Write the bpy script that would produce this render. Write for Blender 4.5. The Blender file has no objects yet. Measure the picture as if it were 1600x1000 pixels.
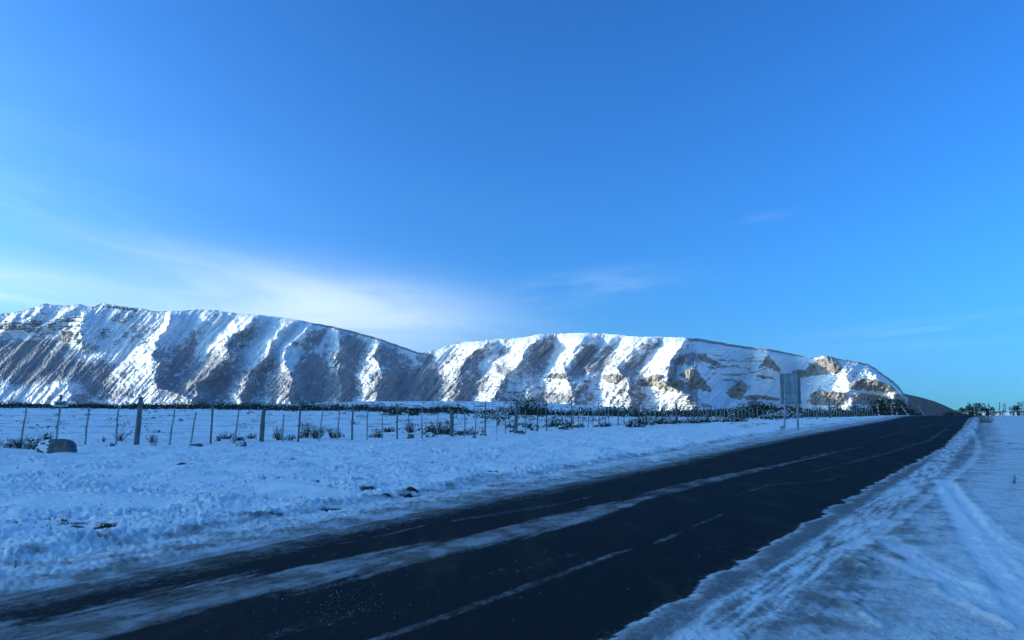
import bpy, bmesh
from mathutils import Vector, Matrix, Euler
import math, random
import numpy as np

# ---------------------------------------------------------------- camera geometry
EYE = 1.7
PITCH = math.radians(7.1)
FPX = 1164.0            # focal length in pixels of a 1600-wide picture
CP, SP = math.cos(PITCH), math.sin(PITCH)

def ray_at(px, py):
    """direction of the sight line through a picture point, scaled so that its y is 1"""
    px = np.asarray(px, float); py = np.asarray(py, float)
    u = (px-800.0)/FPX; v = (500.0-py)/FPX
    y = CP - v*SP; z = SP + v*CP
    return u/y, z/y

def point_at(px, py, Y):
    a, b = ray_at(px, py)
    return a*Y, Y+0*a, EYE+b*Y

# ---------------------------------------------------------------- noise
def _tab(seed):
    r = np.random.RandomState(seed)
    p = r.permutation(256); p = np.concatenate([p, p])
    a = r.rand(256)*2*math.pi
    return p, np.cos(a), np.sin(a)
_TABS = {}
def perlin(x, y, seed=0):
    if seed not in _TABS: _TABS[seed] = _tab(seed+11)
    p, gx, gy = _TABS[seed]
    xi = np.floor(x).astype(np.int64); yi = np.floor(y).astype(np.int64)
    xf = x-xi; yf = y-yi; xi &= 255; yi &= 255
    def g(ix, iy, fx, fy):
        h = p[p[ix & 255]+(iy & 255)]
        return gx[h]*fx+gy[h]*fy
    u = xf*xf*xf*(xf*(xf*6-15)+10); v = yf*yf*yf*(yf*(yf*6-15)+10)
    a = g(xi, yi, xf, yf); b = g(xi+1, yi, xf-1, yf)
    c = g(xi, yi+1, xf, yf-1); d = g(xi+1, yi+1, xf-1, yf-1)
    return ((a+u*(b-a))*(1-v)+(c+u*(d-c))*v)*1.5
def fbm(x, y, octv=4, seed=0, gain=.5):
    s = 0; a = 1; t = 0
    for k in range(octv):
        s = s+a*perlin(x*2**k+k*17.3, y*2**k-k*9.1, seed+k); t += a; a *= gain
    return s/t
def sstep(a, b, x):
    t = np.clip((x-a)/(b-a), 0, 1); return t*t*(3-2*t)

# ---------------------------------------------------------------- the lie of the land
U_K = np.array([-.90, -.69, -.34, -.17, 0, .13, .22, .34, .43, .52, .60, .70, .95])
Y_K = np.array([0, 6, 12, 20, 27, 35, 45, 65, 85, 110, 150, 300, 500, 900, 1900, 6000])
Z_K = np.array([
 # -.90  -.69  -.34  -.17   0    .13   .22   .34   .43   .52   .60   .70   .95
 [0]*13,
 [0]*13,
 [.12]*7+[.10]*6,
 [.30, .30, .28, .26, .25, .25, .25, .25, .25, .25, .25, .27, .27],
 [.49, .49, .42, .40, .38, .38, .40, .42, .45, .45, .45, .45, .45],
 [.58, .56, .50, .48, .48, .50, .55, .57, .60, .60, .60, .60, .60],
 [.70, .64, .62, .62, .66, .62, .68, .70, .75, .78, .76, .76, .76],
 [.90, .80, .78, .80, .84, .84, .82, .86, .95, 1.02, 1.02, 1.02, 1.02],
 [1.2, 1.1, 1.0, .95, .92, .90, .86, .92, 1.06, 1.30, 1.38, 1.34, 1.30],
 [1.6, 1.45, 1.25, 1.10, 1.0, .95, .90, .92, 1.0, 1.25, 1.22, 1.30, 1.30],
 [2.2, 2.0, 1.7, 1.3, 1.0, .90, .85, .85, .75, .80, .30, .50, .60],
 [4.6, 4.0, 3.4, 2.8, 1.7, .6, .2, 0, -1, -2, -4, -4.5, -4.5],
 [7.0, 6.6, 7.0, 9.2, 8.9, 5.5, 2.2, 0, -1, -3, -7, -7.5, -7.5],
 [11., 10., 10., 10., 9., 6., 2., 0, -2, -4, -9, -9, -9],
 [16., 15., 13., 11., 9., 6., 2., 0, -3, -6, -12, -12, -12],
 [10., 10., 8., 6., 4., 2., 0, -3, -6, -9, -15, -15, -15]], float)

def _cr(k, t):          # smooth weights of the four neighbours, eased between linear and Catmull-Rom
    n = len(k)
    i = np.clip(np.searchsorted(k, t, side='right')-1, 0, n-2)
    f = np.clip((t-k[i])/(k[i+1]-k[i]), 0, 1)
    return i, f
def _herm(P, k, i, f):
    """P: values at knots (..) gathered through a function; monotone-ish cubic"""
    n = len(k)
    d = lambda a: (P(np.clip(a+1, 0, n-1))-P(np.clip(a, 0, n-1)))/np.maximum(k[np.clip(a+1, 0, n-1)]-k[np.clip(a, 0, n-1)], 1e-6)
    h = k[i+1]-k[i]
    d0 = d(i-1); d1 = d(i); d2 = d(i+1)
    def lim(a, b): return np.where(a*b > 0, 2*a*b/np.where(a*b > 0, a+b, 1), 0)
    m0 = np.where(i == 0, d1, lim(d0, d1)); m1 = np.where(i == n-2, d1, lim(d1, d2))
    f2 = f*f; f3 = f2*f
    return (2*f3-3*f2+1)*P(i)+(f3-2*f2+f)*h*m0+(-2*f3+3*f2)*P(i+1)+(f3-f2)*h*m1
def base_z(x, y):
    x = np.asarray(x, float); y = np.asarray(y, float)
    yy = np.clip(y, 0, 6000); u = np.clip(x/np.maximum(y+6, 1.0)*(1+6/np.maximum(yy, 12)), -.9, .95)
    L = lambda v: np.log(v+12.0)
    iy, fy = _cr(L(Y_K), L(yy)); ky = L(Y_K)
    iu, fu = _cr(U_K, u)
    def at_u(row):
        return _herm(lambda c: Z_K[row, c], U_K, iu, fu)
    return _herm(at_u, ky, iy, fy)

# ---------------------------------------------------------------- road frame: s along it, t to the right of its left edge
RH = math.radians(32.0)
RDX, RDY = math.sin(RH), math.cos(RH)
RNX, RNY = math.cos(RH), -math.sin(RH)
RP = (-1.15, 13.2)
ROAD_W = 6.4
def road_st(x, y):
    dx = x-RP[0]; dy = y-RP[1]
    return dx*RDX+dy*RDY, dx*RNX+dy*RNY
def road_xy(s, t):
    return RP[0]+s*RDX+t*RNX, RP[1]+s*RDY+t*RNY

def unproject(px, py):
    """where a sight line meets the ground"""
    a, b = ray_at(px, py)
    a = float(a); b = float(b)
    ys = np.exp(np.linspace(math.log(2.5), math.log(1800), 3000))
    d = base_z(a*ys, ys)-(EYE+b*ys)
    k = np.argmax(d > 0)
    if d[k] <= 0: return None
    y = ys[k]
    return a*y, y, float(base_z(a*y, y))

# ---------------------------------------------------------------- camera, sky, sun, exposure
S = bpy.context.scene
COL = S.collection
cam_d = bpy.data.cameras.new('camera'); cam = bpy.data.objects.new('camera', cam_d); COL.objects.link(cam)
cam_d.sensor_width = 36.0; cam_d.lens = 36.0*FPX/1600.0
cam_d.clip_start = .05; cam_d.clip_end = 30000
cam.location = (0, 0, EYE); cam.rotation_euler = (math.radians(90)+PITCH, 0, 0)
S.camera = cam
S.view_settings.view_transform = 'Standard'; S.view_settings.look = 'None'
S.view_settings.exposure = EXPO = 0.83; S.view_settings.gamma = 1.0
S.view_settings.use_curve_mapping = False
SUN_EL = math.radians(11.5)
SUN_BACK = math.radians(3.5)      # how far behind the viewer's left shoulder the sun stands 
# direction towards the sun
SUN = Vector((-math.cos(SUN_EL)*math.cos(SUN_BACK), -math.cos(SUN_EL)*math.sin(SUN_BACK), math.sin(SUN_EL)))
sun_d = bpy.data.lights.new('sun', 'SUN'); sun_d.energy = 2.7; sun_d.angle = math.radians(.53); sun_d.color = (1, .90, .76)
sun = bpy.data.objects.new('sun', sun_d); COL.objects.link(sun)
sun.rotation_euler = SUN.to_track_quat('Z', 'Y').to_euler(); sun.location = (-40, 0, 60)

W = bpy.data.worlds.new('World'); S.world = W; W.use_nodes = True
nt = W.node_tree; N = nt.nodes; Lk = nt.links; N.clear()
def wn(t, **kw):
    n = N.new(t)
    for k, v in kw.items(): setattr(n, k, v)
    return n
out = wn('ShaderNodeOutputWorld'); bg = wn('ShaderNodeBackground'); bg.inputs['Strength'].default_value = .10
sky = wn('ShaderNodeTexSky', sky_type='NISHITA'); sky.sun_disc = False
sky.sun_elevation = SUN_EL
sky.sun_rotation = math.atan2(SUN.x, SUN.y)       # clockwise from +Y seen from above
sky.altitude = 600; sky.air_density = 1.2; sky.dust_density = 5.0; sky.ozone_density = 6.0
# a camera's contrast on the clear sky: (sky*.1)^1.5, then a fixed white balance
def vmath(op, a, b):
    n = wn('ShaderNodeVectorMath', operation=op)
    for i, v in enumerate((a, b)):
        if isinstance(v, tuple): n.inputs[i].default_value = v
        else: Lk.new(v, n.inputs[i])
    return n.outputs[0]
pre = vmath('MULTIPLY', sky.outputs[0], (.1, .1, .1))
gam = wn('ShaderNodeGamma'); Lk.new(pre, gam.inputs[0]); gam.inputs[1].default_value = 1.5
skyc = vmath('MULTIPLY', gam.outputs[0], (28.5, 45.5, 45.))
# the high plain lies above the thick low air: look a little above the true horizon
tcw = wn('ShaderNodeTexCoord'); lift = wn('ShaderNodeVectorMath', operation='MULTIPLY_ADD')
Lk.new(tcw.outputs['Generated'], lift.inputs[0]); lift.inputs[1].default_value = (1, 1, .92); lift.inputs[2].default_value = (0, 0, .085)
nrm = wn('ShaderNodeVectorMath', operation='NORMALIZE'); Lk.new(lift.outputs[0], nrm.inputs[0]); Lk.new(nrm.outputs[0], sky.inputs['Vector'])
# thin cirrus and one added unseen veil: noise over a high flat layer, thinned by hand-set extents of direction
geo = wn('ShaderNodeNewGeometry'); neg = wn('ShaderNodeVectorMath', operation='SCALE'); neg.inputs['Scale'].default_value = -1
Lk.new(geo.outputs['Incoming'], neg.inputs[0])
sep = wn('ShaderNodeSeparateXYZ'); Lk.new(neg.outputs[0], sep.inputs[0])
def wm(op, a, b=None, clamp=False):
    n = wn('ShaderNodeMath', operation=op); n.use_clamp = clamp
    for i, v in enumerate((a, b)):
        if v is None: continue
        if isinstance(v, (int, float)): n.inputs[i].default_value = v
        else: Lk.new(v, n.inputs[i])
    return n.outputs[0]
az = wm('ARCTAN2', sep.outputs[0], sep.outputs[1])            # 0 ahead, minus to the left
el = wm('ARCSINE', sep.outputs[2])
def cloud(a0, e0, ra, re, tilt, sx, sy, thr, seed, warp=.0, gain=2.2):
    """a smear of cirrus round azimuth a0, elevation e0 (degrees)"""
    da = wm('SUBTRACT', az, math.radians(a0)); de = wm('SUBTRACT', el, math.radians(e0))
    ct, st = math.cos(math.radians(tilt)), math.sin(math.radians(tilt))
    p = wm('ADD', wm('MULTIPLY', da, ct), wm('MULTIPLY', de, st))
    q = wm('SUBTRACT', wm('MULTIPLY', de, ct), wm('MULTIPLY', da, st))
    pr = wm('DIVIDE', p, math.radians(ra)); qr = wm('DIVIDE', q, math.radians(re))
    r2 = wm('ADD', wm('MULTIPLY', pr, pr), wm('MULTIPLY', qr, qr))
    body = wm('POWER', 2.718, wm('MULTIPLY', r2, -1.0))
    cx = wn('ShaderNodeCombineXYZ'); Lk.new(wm('MULTIPLY', p, sx), cx.inputs[0]); Lk.new(wm('MULTIPLY', q, sy), cx.inputs[1]); cx.inputs[2].default_value = seed
    nz = wn('ShaderNodeTexNoise'); nz.inputs['Scale'].default_value = 1; nz.inputs['Detail'].default_value = 6; nz.inputs['Roughness'].default_value = .55
    nz.inputs['Distortion'].default_value = warp
    Lk.new(cx.outputs[0], nz.inputs['Vector'])
    return wm('MULTIPLY', wm('ADD', wm('MULTIPLY', wm('SUBTRACT', nz.outputs['Fac'], thr), gain), .0, True), body, True)
c = cloud(-14.5, 7.6, 11.5, 2.6, -4, 3.6, 20, .05, 3.1, .8, 1.9)
for args in [(-22, 10.6, 8, .9, -9, 5, 50, .30, 7.7, .5, .8), (-30, 12.4, 8, 1.4, -13, 6, 44, .44, 1.9, .9, .6), (-32, 8.7, 7, .8, -3, 5, 44, .20, 2.9, .4, .7), (-24, 6.0, 8, 1.2, -3, 5, 34, .18, 8.1, .4, 1.1),
             (-35, 8.0, 8, 1.6, -4, 5, 40, .30, 5.5, .3, 1.6), (6, 9.5, 6, 1.0, 5, 5, 40, .42, 9.3, .3, 1.1), (19, 14.2, 2.5, .35, 4, 8, 50, .34, 4.2, .2, .25),
             (30, 5.5, 9, .9, 3, 4, 40, .42, 6.6, .2, .7), (-8, 3.8, 12, 1.2, -4, 4, 40, .30, 12., .2, 1.2), (-92, 17, 46, 13, -8, 3, 9, .10, 15.5, .8, 1.3)]:  # last: broad veil out of view towards the sun, added to brighten shaded snow
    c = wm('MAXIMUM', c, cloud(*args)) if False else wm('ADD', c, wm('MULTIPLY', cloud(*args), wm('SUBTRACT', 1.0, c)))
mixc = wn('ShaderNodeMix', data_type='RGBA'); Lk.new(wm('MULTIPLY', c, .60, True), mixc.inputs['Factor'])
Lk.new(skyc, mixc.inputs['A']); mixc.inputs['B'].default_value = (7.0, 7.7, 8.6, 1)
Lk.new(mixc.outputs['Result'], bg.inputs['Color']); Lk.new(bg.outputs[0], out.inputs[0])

# ---------------------------------------------------------------- helpers
def mesh_obj(name, verts, faces, mat=None, parent=None, smooth=False, attrs=None, loc=None):
    me = bpy.data.meshes.new(name)
    if isinstance(faces, np.ndarray):
        me.vertices.add(len(verts)); me.vertices.foreach_set('co', np.asarray(verts, np.float32).ravel())
        nf, k = faces.shape
        me.loops.add(nf*k); me.loops.foreach_set('vertex_index', faces.astype(np.int32).ravel())
        me.polygons.add(nf); me.polygons.foreach_set('loop_start', np.arange(0, nf*k, k, dtype=np.int32))
        me.update(calc_edges=True)
    else:
        me.from_pydata([tuple(v) for v in verts], [], [tuple(f) for f in faces])
    if smooth: me.polygons.foreach_set('use_smooth', np.ones(len(me.polygons), bool))
    for an, av in (attrs or {}).items():
        if av.ndim == 2:
            a = me.attributes.new(an, 'FLOAT_COLOR', 'POINT'); a.data.foreach_set('color', np.asarray(av, np.float32).ravel())
        else:
            a = me.attributes.new(an, 'FLOAT', 'POINT'); a.data.foreach_set('value', np.asarray(av, np.float32).ravel())
    me.update()
    ob = bpy.data.objects.new(name, me); COL.objects.link(ob)
    if mat: me.materials.append(mat)
    if parent: ob.parent = parent
    if loc is not None: ob.location = loc
    return ob
def grid_faces(nr, nc, mask=None):
    i = np.arange(nr-1)[:, None]*nc+np.arange(nc-1)[None, :]
    f = np.stack([i, i+1, i+1+nc, i+nc], -1)
    if mask is not None: f = f[mask]
    return f.reshape(-1, 4)
def tag(o, label=None, cat=None, group=None, kind=None):
    if label: o['label'] = label
    if cat: o['category'] = cat
    if group: o['group'] = group
    if kind: o['kind'] = kind
    return o

class Mat:
    """small node-building helper"""
    def __init__(s, name, rough=.9, spec=.3):
        s.m = bpy.data.materials.new(name); s.m.use_nodes = True; s.nt = s.m.node_tree
        s.b = s.nt.nodes['Principled BSDF']; s.b.inputs['Roughness'].default_value = rough
        s.b.inputs['Specular IOR Level'].default_value = spec
        s._co = None
    def n(s, t, **kw):
        n = s.nt.nodes.new(t)
        for k, v in kw.items(): setattr(n, k, v)
        return n
    def put(s, sock, v):
        if isinstance(v, (int, float)): sock.default_value = v
        elif isinstance(v, (tuple, list)): sock.default_value = tuple(v)+((1,) if len(v) == 3 and len(sock.default_value) == 4 else ())
        else: s.nt.links.new(v, sock)
    def co(s):
        if s._co is None: s._co = s.n('ShaderNodeTexCoord').outputs['Object']
        return s._co
    def map(s, rot=0, scale=(1, 1, 1)):
        m = s.n('ShaderNodeMapping'); s.put(m.inputs['Vector'], s.co()); m.inputs['Rotation'].default_value = (0, 0, rot); m.inputs['Scale'].default_value = scale
        return m.outputs[0]
    def noise(s, scale, detail=4, rough=.5, vec=None, dist=0):
        n = s.n('ShaderNodeTexNoise'); s.put(n.inputs['Vector'], vec if vec is not None else s.co())
        n.inputs['Scale'].default_value = scale; n.inputs['Detail'].default_value = detail; n.inputs['Roughness'].default_value = rough
        n.inputs['Distortion'].default_value = dist
        return n.outputs['Fac']
    def math(s, op, a, b=0., clamp=False):
        n = s.n('ShaderNodeMath', operation=op); n.use_clamp = clamp; s.put(n.inputs[0], a); s.put(n.inputs[1], b); return n.outputs[0]
    def ramp(s, x, a, b, lo=0., hi=1.):
        n = s.n('ShaderNodeMapRange', interpolation_type='SMOOTHSTEP'); s.put(n.inputs['Value'], x)
        s.put(n.inputs['From Min'], a); s.put(n.inputs['From Max'], b); s.put(n.inputs['To Min'], lo); s.put(n.inputs['To Max'], hi)
        return n.outputs['Result']
    def mix(s, f, a, b):
        n = s.n('ShaderNodeMix', data_type='RGBA'); s.put(n.inputs['Factor'], f); s.put(n.inputs['A'], a); s.put(n.inputs['B'], b); return n.outputs['Result']
    def attr(s, name):
        n = s.n('ShaderNodeAttribute'); n.attribute_name = name; return n
    def bump(s, h, dist, strength=1.):
        n = s.n('ShaderNodeBump'); s.put(n.inputs['Height'], h); n.inputs['Distance'].default_value = dist; n.inputs['Strength'].default_value = strength
        s.nt.links.new(n.outputs[0], s.b.inputs['Normal']); return n
    def color(s, c): s.put(s.b.inputs['Base Color'], c); return s

# ---------------------------------------------------------------- the mountain range
SKY = [(-420, 512), (-300, 503), (-120, 499), (-40, 493), (0, 491), (10, 489), (25, 488), (50, 481), (60, 479), (67, 475), (72, 474), (80, 475.5), (100, 477), (115, 477), (122, 475), (128, 476),
       (136, 479), (148, 479), (154, 475.5), (162, 473.5), (180, 477), (200, 480), (225, 483), (240, 486), (262, 486), (290, 485.5), (310, 483), (325, 484), (342, 485), (355, 488), (375, 490), (400, 492),
       (420, 494), (445, 496), (465, 500), (490, 505), (520, 510), (550, 517), (580, 525), (610, 535), (640, 546), (652, 550), (660, 551), (680, 547), (705, 538), (720, 535), (750, 532),
       (780, 529), (810, 528), (830, 524), (850, 521.5), (880, 520.5), (910, 520), (940, 521), (1000, 526), (1040, 526), (1075, 528), (1090, 529), (1110, 532), (1140, 537), (1170, 542),
       (1200, 545), (1225, 550), (1250, 555), (1265, 559), (1280, 556), (1295, 556), (1310, 560), (1330, 564), (1355, 568.5), (1368, 575), (1380, 585), (1395, 595), (1405, 605), (1412, 615),
       (1440, 621), (1460, 627), (1475, 633), (1490, 640), (1500, 645), (1530, 650), (1600, 652)]
# spurs: crest line (px, row, width of the sunny flank) from the top down; width of the shaded flank; relief in metres
SPURS = [
 ([(34, 487, 18), (20, 505, 22), (-10, 530, 22)], 22, 26), ([(68, 476, 14), (56, 492, 16), (34, 508, 20)], 18, 26), ([(122, 477, 14), (104, 490, 16), (88, 500, 16), (70, 508, 10)], 26, 28),
 ([(132, 486, 12), (130, 505, 34), (128, 520, 30), (130, 538, 26)], 34, 34), ([(150, 560, 20), (140, 566, 20), (110, 590, 20)], 22, 9),
 ([(100, 594, 50), (104, 606, 60), (112, 618, 70), (120, 640, 80)], 30, 30),
 ([(160, 480, 10), (150, 500, 12), (140, 520, 10)], 40, 10),
 ([(268, 487, 8), (262, 505, 9), (246, 530, 12), (240, 550, 34), (246, 568, 60), (240, 590, 72), (246, 606, 90), (300, 622, 150), (306, 640, 160)], 26, 58),
 ([(335, 486, 14), (322, 500, 12), (300, 516, 12), (288, 530, 12), (270, 548, 10)], 20, 24), ([(354, 487, 10), (340, 500, 10), (322, 510, 8)], 14, 14),
 ([(404, 491, 26), (386, 506, 30), (360, 526, 26), (352, 540, 32), (361, 554, 42), (342, 570, 44), (326, 585, 46), (309, 598, 48), (308, 620, 60)], 24, 58),
 ([(474, 499, 40), (448, 508, 32), (436, 520, 28), (422, 540, 34), (412, 560, 34), (397, 576, 26), (384, 600, 40), (376, 640, 60)], 16, 48),
 ([(488, 507, 26), (480, 514, 28), (463, 530, 26), (447, 546, 24), (447, 564, 30), (452, 590, 54), (456, 640, 70)], 26, 50),
 ([(530, 512, 14), (528, 530, 14), (529, 560, 16), (527, 585, 14), (529, 610, 22), (529, 640, 26)], 28, 44),
 ([(594, 532, 12), (586, 548, 14), (583, 560, 18), (593, 568, 32), (591, 590, 44), (587, 640, 44)], 34, 56),
 ([(664, 590, 10), (654, 606, 14), (646, 640, 20)], 24, 26),
 ([(756, 532, 60), (750, 545, 34), (729, 560, 26), (723, 576, 30), (717, 592, 34), (706, 640, 36)], 28, 42),
 ([(804, 529, 30), (794, 540, 22), (770, 560, 14)], 16, 18),
 ([(840, 522, 60), (825, 546, 34), (816, 560, 40), (808, 572, 46), (788, 588, 46), (783, 600, 52), (766, 640, 40)], 30, 46),
 ([(810, 574, 10), (814, 584, 24), (822, 600, 34), (826, 640, 44)], 20, 24),
 ([(920, 520, 60), (903, 540, 26), (892, 556, 22), (879, 568, 18), (885, 582, 38), (892, 600, 48), (897, 640, 54)], 34, 48),
 ([(922, 574, 10), (920, 590, 16), (919, 640, 18)], 16, 24),
 ([(965, 523, 40), (950, 534, 20), (940, 546, 10)], 16, 14),
 ([(1014, 526, 44), (995, 540, 24), (977, 560, 18), (963, 576, 22), (979, 590, 44), (986, 604, 54), (982, 640, 56)], 30, 46),
 ([(1080, 528, 60), (1071, 536, 42), (1057, 552, 38), (1047, 568, 32), (1041, 584, 42), (1044, 602, 46), (1092, 620, 96), (1102, 640, 104)], 14, 46),
 ([(1098, 532, 14), (1098, 548, 18), (1088, 566, 20), (1083, 578, 18), (1070, 590, 14)], 30, 34),
 ([(1202, 545, 44), (1196, 560, 20), (1191, 576, 22), (1180, 586, 16), (1168, 612, 20), (1162, 640, 30)], 30, 84),
 ([(1218, 564, 8), (1218, 588, 12), (1222, 600, 10)], 14, 14),
 ([(1322, 562, 66), (1321, 580, 62), (1330, 600, 70), (1329, 640, 74)], 30, 46),
 ([(1376, 574, 60), (1370, 590, 50), (1400, 604, 90), (1412, 620, 50), (1415, 640, 30)], 26, 54),
]
# cliffs and outcrops, each an outline (px,row) on the face; second entry: how much of the face stays snowed over
CLIFFS = [
 ([(940, 588), (950, 585), (972, 586), (975, 595), (964, 600), (946, 596)], .1), ([(1000, 594), (1012, 588), (1028, 585), (1036, 588), (1024, 594), (1040, 596), (1066, 594), (1070, 600), (1060, 614), (1040, 611), (1030, 604), (1012, 603), (1001, 604)], .08),
 ([(1060, 586), (1072, 578), (1084, 576), (1096, 588), (1104, 600), (1116, 610), (1108, 613), (1092, 608), (1076, 607), (1070, 600), (1076, 594), (1070, 591)], .12), ([(1086, 558), (1092, 553), (1104, 554), (1112, 562), (1130, 569), (1124, 572), (1108, 568), (1096, 564)], .1),
 ([(1134, 614), (1146, 602), (1156, 593), (1166, 600), (1165, 612), (1160, 624), (1150, 624), (1140, 620)], .12), ([(1160, 618), (1180, 617), (1200, 619), (1218, 623), (1220, 627), (1190, 624), (1164, 625)], .05),
 ([(1198, 554), (1204, 560), (1212, 568), (1220, 576), (1220, 583), (1208, 578), (1196, 572), (1184, 577), (1190, 566)], .1), ([(1174, 586), (1190, 586), (1206, 589), (1213, 593), (1194, 592)], .2),
 ([(1100, 562), (1140, 561), (1180, 563), (1200, 565), (1180, 565.5), (1140, 563.5)], .3), ([(1108, 573), (1140, 571), (1165, 574), (1172, 577), (1140, 574), (1112, 575.5)], .3), ([(1118, 583), (1140, 585), (1168, 583), (1150, 587.5), (1128, 586)], .3), ([(1120, 590), (1138, 594), (1158, 595), (1150, 598), (1128, 594)], .3),
 ([(1236, 580), (1259, 577), (1264, 568), (1271, 572), (1281, 586), (1254, 590), (1240, 587)], .06), ([(1266, 570), (1285, 559), (1296, 558), (1311, 565), (1316, 576), (1309, 583), (1296, 584), (1281, 586), (1273, 578)], .04),
 ([(1264, 626), (1267, 617), (1280, 609), (1293, 612), (1322, 613), (1324, 625), (1319, 634), (1290, 634), (1269, 634)], .04), ([(1324, 608), (1335, 596), (1348, 590), (1364, 594), (1380, 598), (1395, 604), (1403, 612), (1387, 613), (1369, 611), (1351, 609), (1337, 609)], .14),
 ([(1337, 614), (1364, 616), (1390, 620), (1395, 628), (1364, 631), (1348, 634), (1327, 630)], .16), ([(1395, 614), (1408, 617), (1416, 625), (1416, 636), (1400, 635), (1394, 625)], .03),
 ([(850, 588), (860, 584), (872, 583), (888, 587), (886, 592), (866, 593), (852, 590)], .12), ([(912, 578), (920, 574), (926, 580), (920, 584), (914, 583)], .3), ([(880, 592), (892, 592), (900, 596), (884, 596)], .3),
 ([(1063, 624), (1076, 622), (1086, 628), (1100, 636), (1086, 640), (1070, 636)], .35), ([(998, 620), (1012, 612), (1006, 624), (1000, 628)], .3), ([(1096, 630), (1110, 632), (1112, 638), (1098, 638)], .3),
 ([(0, 505), (20, 502), (40, 507), (43, 518), (30, 516), (-10, 517)], .25), ([(48, 500), (66, 500), (67, 508), (52, 511), (43, 506)], .3), ([(42, 511), (68, 510), (60, 520), (44, 519)], .3), ([(68, 502), (86, 504), (88, 516), (76, 513)], .3), ([(64, 520), (84, 518), (86, 523), (66, 524)], .25),
 ([(-30, 500), (-8, 506), (-4, 516), (-40, 514)], .3), ([(92, 500), (120, 492), (128, 496), (126, 502), (94, 506)], .4), ([(90, 508), (128, 506), (130, 512), (92, 515)], .4), ([(94, 518), (110, 516), (113, 530), (104, 537), (96, 535)], .12), ([(114, 520), (131, 518), (131, 525), (116, 527)], .4), ([(112, 531), (128, 529), (124, 539), (114, 539)], .35),
 ([(172, 501), (186, 498), (202, 497), (198, 502), (182, 504)], .4), ([(160, 514), (172, 512), (168, 518), (156, 520)], .4), ([(214, 537), (236, 528), (234, 533), (216, 542)], .3), ([(374, 577), (388, 578), (392, 586), (380, 583)], .3), ([(570, 555), (580, 553), (582, 557), (572, 559)], .4),
 ([(236, 516), (246, 510), (244, 514), (236, 520)], .4), ([(154, 476), (200, 481), (224, 487), (200, 485), (160, 479)], .15), ([(338, 532), (352, 530), (356, 534), (342, 536)], .4),
]
# frosted scrub: px, row, half-length, half-width, angle (degrees, up to the right), density
BUSH = [
 (180, 490, 60, 10, -6, .45), (205, 515, 60, 10, 38, .5), (290, 535, 50, 10, 42, .6), (310, 515, 40, 7, 42, .5), (375, 530, 46, 12, 40, .75), (398, 515, 30, 8, 25, .6), (420, 575, 40, 16, 42, .6), (470, 545, 26, 12, 10, .7), (350, 600, 50, 24, 30, .6), (430, 610, 60, 18, 0, .5), (540, 560, 26, 40, 70, .7), (255, 575, 30, 30, 50, .5), (560, 520, 40, 6, -12, .6), (500, 560, 30, 10, 0, .6),
 (10, 560, 110, 30, 0, 1.), (40, 545, 90, 14, 5, .9), (90, 578, 60, 18, 5, 1.), (150, 600, 20, 26, 50, .9), (70, 596, 60, 22, -8, .8), (150, 590, 34, 26, 30, .8), (120, 545, 50, 14, 10, .5), (165, 525, 22, 10, 10, .55), (190, 500, 22, 5, 0, .45),
 (195, 575, 26, 14, 40, .5), (225, 520, 34, 8, 40, .55), (285, 560, 44, 16, 42, .85), (300, 590, 40, 22, 45, .8), (255, 600, 30, 18, 40, .35), (190, 612, 50, 14, 10, .4),
 (340, 560, 34, 18, 45, .85), (372, 545, 44, 20, 40, .6), (330, 600, 30, 20, 45, .65), (400, 500, 18, 5, 0, .4), (445, 590, 50, 30, 30, .55), (490, 530, 30, 14, 30, .7), (486, 575, 28, 34, 60, .85), (500, 612, 50, 20, 0, .7),
 (550, 545, 24, 34, 70, .85), (535, 600, 26, 30, 60, .75), (610, 560, 40, 22, -30, .75), (620, 600, 40, 30, 0, .9), (590, 610, 24, 16, 30, .6),
 (668, 560, 18, 14, -30, .85), (665, 600, 30, 34, 70, .95), (672, 558, 12, 4, 0, .7), (716, 552, 26, 7, 35, .95), (736, 565, 34, 11, 42, .95), (720, 610, 28, 22, 40, .7), (745, 600, 26, 16, 50, .6), (790, 545, 22, 9, 45, .75), (770, 548, 14, 7, 20, .5),
 (786, 577, 16, 9, -10, .85), (845, 552, 34, 17, 55, 1.), (830, 580, 26, 14, 20, .85), (812, 612, 40, 16, 10, .55), (850, 610, 24, 10, 0, .5), (882, 530, 20, 8, 10, .4),
 (920, 555, 32, 16, 45, 1.), (905, 577, 30, 11, 20, .9), (950, 555, 30, 16, 50, .85), (975, 548, 34, 8, 50, .9), (940, 540, 30, 6, 0, .6), (896, 615, 24, 12, 50, .6), (985, 575, 26, 12, 45, .8),
 (1012, 556, 36, 11, 48, .95), (1022, 538, 16, 5, 20, .9), (1000, 575, 26, 8, 45, .8), (1070, 562, 26, 10, 10, .85), (1050, 572, 20, 6, 20, .6), (975, 620, 24, 16, 60, .5), (870, 622, 34, 10, 0, .7), (830, 630, 60, 12, 0, .6),
 (1140, 562, 30, 6, -5, .5), (1130, 575, 34, 9, -10, .45), (1150, 592, 26, 8, -20, .5), (1120, 592, 18, 20, -50, .35), (1170, 600, 40, 16, 0, .3), (1185, 632, 44, 10, 0, .85), (1240, 632, 34, 10, 0, .75),
 (1330, 585, 24, 10, -20, .6), (1310, 598, 26, 8, 10, .5), (1368, 580, 16, 8, -45, .6), (1350, 632, 46, 7, 0, .5), (1120, 628, 40, 10, 0, .35), (200, 470, 1, 1, 0, 0),
]
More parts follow.
